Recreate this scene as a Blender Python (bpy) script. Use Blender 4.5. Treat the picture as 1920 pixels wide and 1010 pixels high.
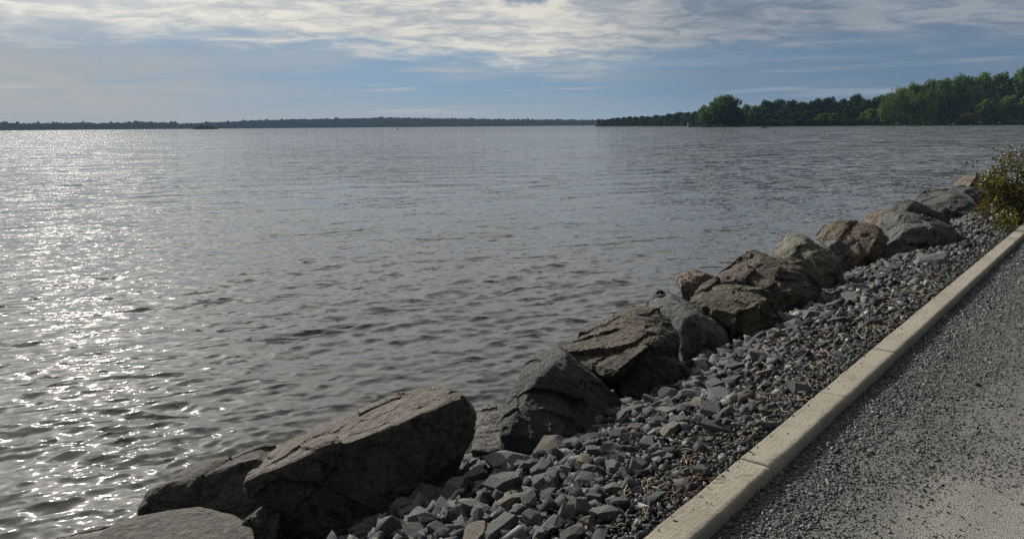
import bpy, bmesh, math, random
import numpy as np
from mathutils import Vector, Matrix, noise as mn
from mathutils.geometry import convex_hull_2d
R_ = math.radians
for o in list(bpy.data.objects): bpy.data.objects.remove(o)
SC = bpy.context.scene
COL = SC.collection
random.seed(7)
RNG = np.random.default_rng(11)

# ------------------------------------------------------------------ camera
FPX = 1397.0; ROLL = .0081; PITCH = R_(10.91); HCAM = 1.55
WATER = -0.75
cF = np.array([0, math.cos(PITCH), -math.sin(PITCH)])
_R0 = np.array([1., 0, 0]); _U0 = np.cross(_R0, cF)
cR = _R0*math.cos(ROLL) - _U0*math.sin(ROLL); cU = _U0*math.cos(ROLL) + _R0*math.sin(ROLL)
cC = np.array([0, 0, HCAM])
cam = bpy.data.cameras.new('camera'); cam.sensor_width = 36; cam.lens = 36*FPX/1920
cam.clip_start = .05; cam.clip_end = 30000
co = bpy.data.objects.new('camera', cam); COL.objects.link(co)
co.matrix_world = Matrix(((cR[0], cU[0], -cF[0], cC[0]), (cR[1], cU[1], -cF[1], cC[1]), (cR[2], cU[2], -cF[2], cC[2]), (0, 0, 0, 1)))
SC.camera = co

# ------------------------------------------------------------------ sun, exposure
SUN_AZ, SUN_EL = R_(-31.5), R_(25)
SUND = Vector((math.sin(SUN_AZ)*math.cos(SUN_EL), math.cos(SUN_AZ)*math.cos(SUN_EL), math.sin(SUN_EL)))
sl = bpy.data.lights.new('sun', 'SUN'); sl.energy = 5.0; sl.angle = R_(.55); sl.color = (1, .93, .82)
so = bpy.data.objects.new('sun', sl); COL.objects.link(so)
so.rotation_euler = (-SUND).to_track_quat('-Z', 'Y').to_euler(); so.location = (-30, 50, 40)
SC.view_settings.view_transform = 'Standard'; SC.view_settings.look = 'None'
SC.view_settings.exposure = 0.0; SC.view_settings.gamma = 1
cy = SC.cycles
cy.max_bounces = 6; cy.diffuse_bounces = 2; cy.glossy_bounces = 3; cy.transparent_max_bounces = 4; cy.transmission_bounces = 2
cy.caustics_reflective = False; cy.caustics_refractive = False
cy.sample_clamp_indirect = 4; cy.sample_clamp_direct = 7
cy.use_denoising = False
cy.use_adaptive_sampling = False

# ------------------------------------------------------------------ node helper
class NT:
    def __init__(s, tree): s.t = tree; s.n = tree.nodes; s.l = tree.links
    def new(s, typ, **kw):
        n = s.n.new(typ)
        for k, v in kw.items(): setattr(n, k, v)
        return n
    def put(s, sock, v):
        if v is None: return
        if hasattr(v, 'is_output'): s.l.new(v, sock)
        elif isinstance(v, (tuple, list)) and len(v) == 3 and sock.type == 'RGBA': sock.default_value = (*v, 1)
        else: sock.default_value = v
    def m(s, op, a, b=None, c=None, clamp=False):
        n = s.new('ShaderNodeMath', operation=op, use_clamp=clamp)
        for i, v in enumerate((a, b, c)): s.put(n.inputs[i], v)
        return n.outputs[0]
    def vm(s, op, a, b=None, out=0):
        n = s.new('ShaderNodeVectorMath', operation=op)
        if op == 'SCALE': s.put(n.inputs[0], a); s.put(n.inputs['Scale'], b)
        else:
            s.put(n.inputs[0], a)
            if b is not None: s.put(n.inputs[1], b)
        return n.outputs['Value' if out else 'Vector']
    def dot(s, a, b): return s.vm('DOT_PRODUCT', a, b, 1)
    def mix(s, f, a, b, blend='MIX'):
        n = s.new('ShaderNodeMix', data_type='RGBA', blend_type=blend, clamp_factor=True)
        s.put(n.inputs[0], f); s.put(n.inputs[6], a); s.put(n.inputs[7], b)
        return n.outputs[2]
    def ss(s, x, lo, hi, a=0., b=1.):
        n = s.new('ShaderNodeMapRange', interpolation_type='SMOOTHSTEP')
        s.put(n.inputs[0], x); s.put(n.inputs[1], lo); s.put(n.inputs[2], hi); s.put(n.inputs[3], a); s.put(n.inputs[4], b)
        return n.outputs[0]
    def noise(s, v, scale, detail=4, rough=.55, dist=0., typ='FBM', lac=2., color=False):
        n = s.new('ShaderNodeTexNoise', noise_type=typ)
        s.put(n.inputs['Vector'], v); s.put(n.inputs['Scale'], scale); s.put(n.inputs['Detail'], detail)
        s.put(n.inputs['Roughness'], rough); s.put(n.inputs['Distortion'], dist); s.put(n.inputs['Lacunarity'], lac)
        return n.outputs['Color' if color else 'Fac']
    def vor(s, v, scale, feature='F1', out='Distance', rnd=1.):
        n = s.new('ShaderNodeTexVoronoi', feature=feature)
        s.put(n.inputs['Vector'], v); s.put(n.inputs['Scale'], scale); s.put(n.inputs['Randomness'], rnd)
        return n.outputs[out]
    def comb(s, x, y, z):
        n = s.new('ShaderNodeCombineXYZ')
        for i, v in enumerate((x, y, z)): s.put(n.inputs[i], v)
        return n.outputs[0]
    def sep(s, v):
        n = s.new('ShaderNodeSeparateXYZ'); s.put(n.inputs[0], v); return n.outputs
    def ramp(s, f, stops):
        n = s.new('ShaderNodeValToRGB'); e = n.color_ramp.elements
        while len(e) < len(stops): e.new(.5)
        for i, (p, c) in enumerate(stops):
            e[i].position = p; e[i].color = (c, c, c, 1) if not isinstance(c, tuple) else (*c, 1)
        s.put(n.inputs[0], f); return n.outputs[0]
    def bump(s, h, dist, strength=1., normal=None):
        n = s.new('ShaderNodeBump'); s.put(n.inputs['Height'], h); s.put(n.inputs['Distance'], dist)
        s.put(n.inputs['Strength'], strength); s.put(n.inputs['Normal'], normal); return n.outputs[0]

def material(name):
    m = bpy.data.materials.new(name); m.use_nodes = True
    t = NT(m.node_tree); b = m.node_tree.nodes['Principled BSDF']
    return m, t, b

# ------------------------------------------------------------------ world: sky with cloud decks, laid out by direction
W = bpy.data.worlds.new('World'); SC.world = W; W.use_nodes = True
def build_sky():
    t = NT(W.node_tree); t.n.clear()
    out = t.new('ShaderNodeOutputWorld'); bg = t.new('ShaderNodeBackground'); t.l.new(bg.outputs[0], out.inputs[0])
    bg.inputs[1].default_value = .1
    tc = t.new('ShaderNodeTexCoord'); d = t.vm('NORMALIZE', tc.outputs['Generated'])
    x, y, z = t.sep(d)
    zc = t.m('MAXIMUM', z, 0.)
    el = t.m('MULTIPLY', t.m('ARCSINE', zc), 57.2958)
    az = t.m('MULTIPLY', t.m('ARCTAN2', x, y), 57.2958)
    sky = t.new('ShaderNodeTexSky', sky_type='NISHITA', sun_disc=False)
    sky.sun_elevation = SUN_EL; sky.sun_rotation = SUN_AZ; sky.air_density = 1.2; sky.dust_density = .4
    sd = t.m('MAXIMUM', t.dot(d, tuple(SUND)), 0.)
    # clear air colour by azimuth and elevation (radiance; the strength .1 multiplies it back)
    azn = t.m('ADD', t.m('DIVIDE', az, 90.), .5, clamp=True)           # 0 at -45, 1 at +45
    def A(deg): return deg/90+.5
    clear = t.ramp(azn, [(A(-40), (.36, .40, .44)), (A(-24), (.235, .35, .48)), (A(-8), (.185, .32, .49)), (A(8), (.15, .27, .42)), (A(16), (.105, .205, .345)), (A(26), (.095, .18, .30)), (A(40), (.10, .175, .28))])
    hor = t.ramp(azn, [(A(-40), (.40, .41, .43)), (A(-20), (.36, .385, .43)), (A(0), (.29, .36, .45)), (A(15), (.18, .29, .42)), (A(34), (.12, .215, .34))])
    clear = t.mix(t.ss(el, .1, 2.6), hor, clear)
    clear = t.mix(t.ss(az, -25., 0., .03, .09), clear, t.mix(1., t.vm('SCALE', sky.outputs[0], .1), (.8, .8, .8), 'MULTIPLY'))
    # cloud plane coordinates
    k = t.m('DIVIDE', 1., t.m('ADD', zc, .10))
    q = t.comb(t.m('MULTIPLY', x, t.m('MULTIPLY', k, .85)), t.m('MULTIPLY', y, k), 0.)
    n1 = t.noise(q, 1.9, 9, .60, .5)
    n2 = t.noise(t.vm('ADD', q, (7.3, 2.1, 0)), 4.6, 8, .64, .8)
    n3 = t.noise(t.vm('ADD', q, (1.3, 9.1, 4)), .9, 3, .5)
    # lower edge of the deck
    e0 = t.m('MULTIPLY', t.ramp(azn, [(A(-36), .61), (A(-24), .60), (A(-13), .57), (A(-6), .53), (A(1), .42), (A(7), .45), (A(12), .50), (A(22), .53), (A(36), .50)]), 10.)
    edge = t.m('SUBTRACT', t.m('ADD', el, t.m('MULTIPLY', t.m('SUBTRACT', n1, .5), 4.6)), e0)
    deck = t.ss(edge, -.9, 1.5)
    deck = t.m('MULTIPLY', deck, t.ss(t.m('ADD', n2, t.m('MULTIPLY', el, .012)), .30, .50, .45, 1.))
    lit = t.ss(t.m('ADD', t.m('MULTIPLY', n2, .6), t.m('MULTIPLY', n1, .4)), .39, .61)
    right = t.ss(az, 0., 17.)
    cream = t.mix(right, (.75, .72, .645), (.30, .34, .385))
    grey = t.mix(right, (.42, .45, .485), (.165, .215, .285))
    dc = t.mix(lit, grey, cream)
    clear = t.mix(t.m('MULTIPLY', t.ss(n3, .40, .68), t.ss(el, .6, 3., 0., .55)), clear, t.mix(right, (.40, .43, .46), (.19, .25, .335)))
    base = t.mix(deck, clear, dc)
    # veil low on the left
    veil = t.m('MULTIPLY', t.ss(az, -13., -30.), t.ss(t.m('ADD', el, t.m('MULTIPLY', n3, 2.)), 6.6, 4.6))
    veil = t.m('MULTIPLY', veil, t.ss(n1, .32, .62, .35, .95))
    base = t.mix(veil, base, (.43, .435, .425))
    # thin streaks lying low over the far shore
    sv = t.comb(t.m('MULTIPLY', az, .055), t.m('MULTIPLY', el, 1.15), 3.3)
    st = t.noise(sv, 1.0, 6, .55, .4)
    stm = t.m('MULTIPLY', t.ss(st, .545, .68), t.m('MULTIPLY', t.ss(el, .5, 1.6), t.ss(el, 5.2, 3.2)))
    base = t.mix(t.m('MULTIPLY', stm, .62), base, t.mix(t.ss(az, 2, 20), (.58, .54, .50), (.34, .38, .44)))
    # blue gap high in the middle
    gx = t.m('DIVIDE', t.m('SUBTRACT', az, 1.6), 2.6); gy = t.m('DIVIDE', t.m('SUBTRACT', el, t.m('ADD', 9.3, t.m('MULTIPLY', az, .12))), .95)
    g = t.m('ADD', t.m('MULTIPLY', gx, gx), t.m('MULTIPLY', gy, gy))
    g = t.ss(t.m('ADD', g, t.m('MULTIPLY', t.m('SUBTRACT', n2, .5), 2.2)), 1.15, .35)
    base = t.mix(t.m('MULTIPLY', g, .9), base, (.215, .285, .38))
    # the sky above the frame: broken grey cloud, bright round the sun, dull behind the viewer
    back = t.ss(t.dot(d, (SUND.x, SUND.y, 0.)), -.35, .85)
    up = t.mix(t.ss(n1, .38, .62), t.mix(back, (.06, .07, .09), (.64, .66, .69)), t.mix(back, (.10, .105, .115), (.88, .885, .89)))
    base = t.mix(t.ss(el, 9., 15.), base, up)
    base = t.mix(t.ss(t.dot(d, (SUND.x, SUND.y, 0.)), .35, -.1), base, t.mix(lit, (.078, .092, .112), (.122, .127, .132)))
    glow = t.m('ADD', t.m('MULTIPLY', t.m('POWER', sd, 26.), .75), t.m('MULTIPLY', t.m('POWER', sd, 150.), 2.2))
    glow = t.m('MULTIPLY', glow, t.ss(el, 4., 11.))
    base = t.mix(1., base, t.vm('SCALE', (1., .95, .86), glow), 'ADD')
    t.l.new(t.vm('SCALE', base, 10.), bg.inputs[0])
build_sky()

# ------------------------------------------------------------------ helpers
def ray(px, py): return cF + (px-960)/FPX*cR + (505-py)/FPX*cU
def atY(px, py, Y): d = ray(px, py); return cC + d*(Y/d[1])
def atZ(px, py, z): d = ray(px, py); return cC + d*((z-HCAM)/d[2])
_d = ray(2152, 226.2); PHI = math.atan2(_d[0], _d[1])
S = np.array([math.sin(PHI), math.cos(PHI), 0]); T = np.array([-math.cos(PHI), math.sin(PHI), 0])
def w(s, t, z=0.): return s*S + t*T + np.array([0, 0, z])
def zg(t):
    d = np.maximum(np.asarray(t, float)-1.3, 0)
    return np.maximum(-.035-.12*d-.13*d*d, -2.6)
def atG(px, py):
    z = -.2
    for _ in range(30): P = atZ(px, py, z); z = .5*z+.5*float(zg(P@T))
    return atZ(px, py, z)
def atT(px, py, t):
    d = ray(px, py); k = (t-cC@T)/(d@T); return cC+d*k
def hor_y(px): return 243.5-.0081*px

def tag(o, label=None, cat=None, group=None, kind=None):
    if label: o['label'] = label
    if cat: o['category'] = cat
    if group: o['group'] = group
    if kind: o['kind'] = kind
    return o
def link(name, me, mat=None, parent=None, loc=None):
    o = bpy.data.objects.new(name, me); COL.objects.link(o)
    if mat is not None and me is not None: me.materials.append(mat)
    if parent: o.parent = parent
    if loc is not None: o.location = loc
    return o
def empty(name, loc): 
    o = bpy.data.objects.new(name, None); o.location = loc; o.empty_display_size = .2; COL.objects.link(o); return o
def np_mesh(name, V, Fc, smooth=False):
    V = np.asarray(V, np.float32); Fc = np.asarray(Fc, np.int32); k = Fc.shape[1]
    me = bpy.data.meshes.new(name)
    me.vertices.add(len(V)); me.vertices.foreach_set('co', V.ravel())
    me.loops.add(Fc.size); me.loops.foreach_set('vertex_index', Fc.ravel())
    me.polygons.add(len(Fc)); me.polygons.foreach_set('loop_start', np.arange(0, Fc.size, k, dtype=np.int32))
    me.polygons.foreach_set('loop_total', np.full(len(Fc), k, np.int32))
    if smooth: me.polygons.foreach_set('use_smooth', np.ones(len(Fc), bool))
    me.update(calc_edges=True); me.validate(); return me
def grid_faces(nr, nc):
    i = np.arange(nr-1)[:, None]*nc + np.arange(nc-1)[None, :]
    return np.stack([i, i+1, i+nc+1, i+nc], -1).reshape(-1, 4)
def fbm(p, o=4, h=.9): return mn.fractal(p, h, 2.1, o)
def tube(path, rad, n=6):
    V = []; Fc = []
    path = [Vector(p) for p in path]
    for i, p in enumerate(path):
        a = path[max(i-1, 0)]; b = path[min(i+1, len(path)-1)]; tg = (b-a).normalized()
        u = tg.orthogonal().normalized(); v = tg.cross(u)
        r = rad[i] if hasattr(rad, '__len__') else rad
        for k in range(n):
            q = 2*math.pi*k/n; V.append(p+u*math.cos(q)*r+v*math.sin(q)*r)
    for i in range(len(path)-1):
        for k in range(n): Fc.append((i*n+k, i*n+(k+1) % n, (i+1)*n+(k+1) % n, (i+1)*n+k))
    return [tuple(v) for v in V], Fc
class MB:
    def __init__(s): s.V = []; s.F = []
    def add(s, V, Fc):
        o = len(s.V); s.V += [tuple(v) for v in V]; s.F += [tuple(i+o for i in f) for f in Fc]; return s
    def box(s, c, d, rot=0):
        x, y, z = (q/2 for q in d); ca, sa = math.cos(rot), math.sin(rot)
        P = [(sx*x, sy*y, sz*z) for sz in (-1, 1) for sy in (-1, 1) for sx in (-1, 1)]
        P = [(c[0]+p[0]*ca-p[1]*sa, c[1]+p[0]*sa+p[1]*ca, c[2]+p[2]) for p in P]
        return s.add(P, [(0, 2, 3, 1), (4, 5, 7, 6), (0, 1, 5, 4), (2, 6, 7, 3), (0, 4, 6, 2), (1, 3, 7, 5)])
    def tube(s, path, rad, n=6): return s.add(*tube(path, rad, n))
    def mesh(s, name, smooth=False):
        me = bpy.data.meshes.new(name); me.from_pydata(s.V, [], s.F); me.update()
        if smooth: me.polygons.foreach_set('use_smooth', np.ones(len(me.polygons), bool))
        return me
    def build(s, name, mat, parent=None, smooth=False): return link(name, s.mesh(name, smooth), mat, parent)

# ------------------------------------------------------------------ materials
def rock_mat(name, c1, c2, rust=0., lichen=None, lich=0., bscale=1., strata=0., sdir=(0, 0, 1), rough=.8, vein=0.):
    m, t, b = material(name)
    g = t.new('ShaderNodeNewGeometry'); oi = t.new('ShaderNodeObjectInfo'); tc = t.new('ShaderNodeTexCoord')
    p = t.vm('ADD', tc.outputs['Object'], t.vm('SCALE', (13.1, 7.7, 5.3), oi.outputs['Random']))
    if strata:
        ps = t.vm('ADD', t.vm('ADD', p, t.vm('SCALE', t.noise(p, 2.5, 3, color=True), .25)), t.vm('SCALE', sdir, t.m('MULTIPLY', t.dot(p, sdir), strata)))
    else: ps = p
    n1 = t.noise(ps, 3.2*bscale, 6, .6, .3); n2 = t.noise(ps, 14*bscale, 7, .66, .2); n3 = t.noise(p, 70*bscale, 4, .65)
    col = t.mix(t.ss(n1, .33, .66), c1, c2)
    col = t.mix(t.ss(n2, .40, .68, .0, .8), col, tuple(min(1, 1.75*v) for v in c2))
    col = t.mix(t.ss(n2, .48, .33, .0, .85), col, tuple(.38*v for v in c1))
    col = t.mix(t.ss(n3, .52, .72, 0., .5), col, tuple(min(1, 2.0*v+.015) for v in c2))
    cr = t.vor(t.vm('ADD', ps, t.vm('SCALE', t.noise(p, 6., 3, color=True), .15)), 5*bscale, 'DISTANCE_TO_EDGE')
    col = t.mix(t.m('MULTIPLY', t.ss(cr, .05, .0, 0., .45), t.ss(n1, .42, .6)), col, tuple(.3*v for v in c1))
    if rust: col = t.mix(t.ss(t.noise(ps, 5.1*bscale, 6, .65, .6), .50, .68, 0., rust), col, (.135, .072, .034))
    if lichen: col = t.mix(t.ss(t.noise(t.vm('ADD', p, (4, 4, 4)), 7*bscale, 8, .7, .5), .50, .62, 0., lich), col, lichen)
    if vein:
        vv = t.vor(t.vm('ADD', p, t.vm('SCALE', t.noise(p, 4., 3, color=True), .25)), 4.5*bscale, 'DISTANCE_TO_EDGE')
        col = t.mix(t.ss(vv, .03, .0, 0., vein), col, (.30, .29, .27))
    hs = t.new('ShaderNodeHueSaturation'); t.put(hs.inputs['Color'], col)
    if vein and bscale > 4: t.put(hs.inputs['Color'], t.mix(t.ss(t.m('FRACT', t.m('MULTIPLY', oi.outputs['Random'], 7.31)), .68, 1., 0., .8), col, t.vm('MULTIPLY', col, (1.45, 1.2, .92))))
    t.put(hs.inputs['Value'], t.m('ADD', .78, t.m('MULTIPLY', oi.outputs['Random'], .5))); t.put(hs.inputs['Saturation'], 1.)
    wz = t.m('ADD', t.sep(g.outputs['Position'])[2], t.m('MULTIPLY', t.m('SUBTRACT', n1, .5), .16))
    wet = t.ss(wz, WATER+.13, WATER+.05)
    t.l.new(t.mix(wet, hs.outputs[0], t.vm('SCALE', hs.outputs[0], .35)), b.inputs['Base Color'])
    t.l.new(t.m('SUBTRACT', rough, t.m('MULTIPLY', wet, rough-.3)), b.inputs['Roughness']); b.inputs['Specular IOR Level'].default_value = .3
    h = t.m('ADD', t.m('MULTIPLY', n2, 1.), t.m('ADD', t.m('MULTIPLY', n3, .22), t.m('MULTIPLY', t.ss(cr, 0., .06), .12)))
    t.l.new(t.bump(h, .042/bscale, 1.), b.inputs['Normal'])
    return m
def simple_mat(name, col, rough=.7, var=.25, scale=8., bump=0., spec=.3):
    m, t, b = material(name); tc = t.new('ShaderNodeTexCoord'); oi = t.new('ShaderNodeObjectInfo')
    n = t.noise(t.vm('ADD', tc.outputs['Object'], t.vm('SCALE', (9., 5., 3.), oi.outputs['Random'])), scale, 5, .6)
    c = t.mix(t.ss(n, .3, .7), tuple(v*(1-var) for v in col), tuple(min(1, v*(1+var)) for v in col))
    t.l.new(c, b.inputs['Base Color']); b.inputs['Roughness'].default_value = rough; b.inputs['Specular IOR Level'].default_value = spec
    if bump: t.l.new(t.bump(n, bump), b.inputs['Normal'])
    return m
def chip_mat(name, ramp, rough=.85, bscale=60):
    m, t, b = material(name); g = t.new('ShaderNodeNewGeometry'); tc = t.new('ShaderNodeTexCoord')
    c = t.ramp(g.outputs['Random Per Island'], ramp)
    n = t.noise(tc.outputs['Object'], bscale, 4, .65)
    c = t.mix(t.ss(n, .35, .7), t.vm('SCALE', c, .7), t.vm('SCALE', c, 1.4))
    t.l.new(c, b.inputs['Base Color']); b.inputs['Roughness'].default_value = rough; b.inputs['Specular IOR Level'].default_value = .25
    t.l.new(t.bump(n, .006), b.inputs['Normal']); return m
def leaf_mat(name, c1, c2, trans=.3):
    m, t, b = material(name); g = t.new('ShaderNodeNewGeometry'); oi = t.new('ShaderNodeObjectInfo')
    c = t.mix(g.outputs['Random Per Island'], c1, c2)
    hs = t.new('ShaderNodeHueSaturation'); t.put(hs.inputs['Color'], c); t.put(hs.inputs['Value'], t.m('ADD', .75, t.m('MULTIPLY', oi.outputs['Random'], .5)))
    t.put(hs.inputs['Hue'], t.m('ADD', .485, t.m('MULTIPLY', oi.outputs['Random'], .03)))
    c = hs.outputs[0]
    t.l.new(c, b.inputs['Base Color']); b.inputs['Roughness'].default_value = .6; b.inputs['Specular IOR Level'].default_value = 0.
    tr = t.new('ShaderNodeBsdfTranslucent'); t.put(tr.inputs[0], t.vm('MULTIPLY', c, (1.2, 1.3, .6)))
    mx = t.new('ShaderNodeMixShader'); mx.inputs[0].default_value = trans
    t.l.new(b.outputs[0], mx.inputs[1]); t.l.new(tr.outputs[0], mx.inputs[2])
    t.l.new(mx.outputs[0], m.node_tree.nodes['Material Output'].inputs[0]); return m

# ------------------------------------------------------------------ water
WDIR = math.atan2(-.93, .36)                                  # the way the waves run: toward the viewer and the shore
def build_water():
    m, t, b = material('water')
    g = t.new('ShaderNodeNewGeometry'); P = g.outputs['Position']; px, py, pz = t.sep(P)
    r = t.vm('LENGTH', P, None, 1)
    ca, sa = math.cos(WDIR), math.sin(WDIR)
    v = t.m('ADD', t.m('MULTIPLY', px, ca), t.m('MULTIPLY', py, sa)); u = t.m('ADD', t.m('MULTIPLY', px, -sa), t.m('MULTIPLY', py, ca))
    def sl(su, sv, scale, det, ku, kv, seed):
        c = t.noise(t.comb(t.m('MULTIPLY', u, su), t.m('MULTIPLY', v, sv), seed), scale, det, .6, .3, color=True)
        a, bb, _ = t.sep(t.vm('SUBTRACT', c, (.5, .5, .5)))
        a = t.m('MULTIPLY', a, ku); bb = t.m('MULTIPLY', bb, kv)
        return t.comb(t.m('SUBTRACT', t.m('MULTIPLY', bb, ca), t.m('MULTIPLY', a, sa)), t.m('ADD', t.m('MULTIPLY', bb, sa), t.m('MULTIPLY', a, ca)), 0.)
    gust = t.ss(t.noise(t.comb(t.m('MULTIPLY', u, .5), v, 5.), .05, 4, .6), .3, .7, .75, 1.3)
    s1 = t.vm('SCALE', sl(.6, 1., 11., 3, .80, .80, 1.), t.m('MULTIPLY', gust, t.ss(r, 6., 20., .62, 1.15)))
    far1 = t.ss(r, 9., 40.); far2 = t.ss(r, 14., 90.)
    s2 = t.vm('SCALE', sl(.45, 1., 2.4, 4, .95, 1.2, 2.), far1)
    s3 = t.vm('SCALE', sl(.30, 1., .50, 5, .95, 1.2, 3.), far2)
    # steep little wave faces, running with the wind; the pattern stays the same size over the whole lake
    def face(fr, su, seed, k, width):
        q = t.comb(t.m('MULTIPLY', u, su), v, seed)
        warp = t.noise(q, fr*.8, 3, .55, .4); gate = t.noise(t.vm('ADD', q, (31., 17., 5.)), fr*.75, 3, .6)
        ph = t.m('FRACT', t.m('ADD', t.m('MULTIPLY', v, fr), t.m('MULTIPLY', warp, 4.5)))
        return t.m('MULTIPLY', t.m('POWER', t.ss(ph, width, 0.), 1.3), t.ss(gate, .46, .66, 0., k))
    f0 = t.m('MULTIPLY', face(6.0, .45, 10., .27, .5), t.ss(r, 22., 9.))
    f1 = t.m('MULTIPLY', face(2.3, .36, 11., .27, .42), t.ss(r, 3., 6.))
    f2 = t.m('MULTIPLY', face(.95, .30, 12., .32, .40), t.ss(r, 7., 18.))
    f3 = t.m('MULTIPLY', face(.36, .24, 13., .34, .38), t.ss(r, 22., 60.))
    f1 = t.m('ADD', f0, f1)
    fc = t.vm('SCALE', (ca, sa, 0.), t.m('MULTIPLY', t.m('ADD', f1, t.m('ADD', f2, f3)), gust))
    s2 = t.vm('ADD', s2, fc)
    N = t.vm('NORMALIZE', t.vm('ADD', g.outputs['Normal'], t.vm('ADD', s1, t.vm('ADD', s2, s3))))
    t.l.new(N, b.inputs['Normal'])
    b.inputs['Base Color'].default_value = (.080, .081, .076, 1)
    t.l.new(t.ss(r, 6., 150., .035, .055), b.inputs['Roughness'])
    b.inputs['IOR'].default_value = 1.333; b.inputs['Specular IOR Level'].default_value = .5
    # polar sheet around the shore, finer near it
    H = HCAM-WATER
    rows = [2.4]
    while rows[-1] < 400: rows.append(rows[-1]+max(.011, rows[-1]**2*.00125/H))
    nf = len(rows)
    while rows[-1] < 9000: rows.append(rows[-1]*1.18)
    rr = np.array(rows); dr = np.gradient(rr)
    th = np.linspace(R_(-62), R_(62), 1500)
    RR, TH = np.meshgrid(rr, th, indexing='ij')
    X = RR*np.sin(TH); Y = RR*np.cos(TH); Z = np.zeros_like(X); DX = np.zeros_like(X); DY = np.zeros_like(X)
    nm = np.array([mn.noise(Vector((a*.13, 0, 7))) for a in range(4)])
    rg = np.random.default_rng(5)
    # slow group modulation so that waves come in patches
    G = np.ones_like(X)
    for _ in range(9):
        a = rg.uniform(0, 6.28); kk = 2*math.pi/rg.uniform(2.5, 11.); G += .11*np.sin(kk*(X*math.cos(a)+Y*math.sin(a))+rg.uniform(0, 6.28))
    G = np.clip(G, .5, 1.6)
    near = rr < 130
    for i in range(112):
        f = i/111.
        lam = .085*(3.2/.085)**f*rg.uniform(.9, 1.1)
        spread = 1.0-.8*f
        a = WDIR+rg.normal(0, .62*spread+.10)
        kk = 2*math.pi/lam
        slope = .0205*(.95+.25*math.exp(-((math.log(lam/.8))/.6)**2))
        slope *= 1.6 if lam < .36 else (.82 if lam < .75 else (.34 if lam < 1.4 else .12))
        amp = slope/kk
        fade = np.clip((lam/np.maximum(dr, 1e-6)-2.2)/3., 0, 1)
        idx = np.where(fade > 0)[0]
        if len(idx) == 0: continue
        n = idx[-1]+1
        ph = kk*(X[:n]*math.cos(a)+Y[:n]*math.sin(a))+rg.uniform(0, 6.28)
        A = amp*fade[:n, None]*G[:n]
        Z[:n] += A*np.cos(ph); q = 1.25*A*np.sin(ph)
        DX[:n] -= q*math.cos(a); DY[:n] -= q*math.sin(a)
    V = np.stack([X+DX, Y+DY, Z+WATER], -1).reshape(-1, 3)
    # triangles only where water can be (the strip under the path is left out)
    Fq = grid_faces(*X.shape)
    tt = (V@T)[Fq[:, 0]]
    Fq = Fq[tt > 2.4]
    Fq = Fq[:, ::-1]
    used = np.unique(Fq); remap = np.full(len(V), -1, np.int64); remap[used] = np.arange(len(used))
    me = np_mesh('water', V[used], remap[Fq], True)
    tag(link('water', me, m), kind='structure')
build_water()

def build_haze():
    m = bpy.data.materials.new('air'); m.use_nodes = True; m.node_tree.nodes.clear(); t = NT(m.node_tree)
    v = t.new('ShaderNodeVolumePrincipled'); o = t.new('ShaderNodeOutputMaterial'); t.l.new(v.outputs[0], o.inputs['Volume'])
    v.inputs['Color'].default_value = (.45, .70, 1, 1); v.inputs['Density'].default_value = .00007; v.inputs['Anisotropy'].default_value = .0
    b = MB().box((0, 2400, 35.5), (12600, 5400, 79)); tag(b.build('haze', m), kind='stuff')

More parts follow.
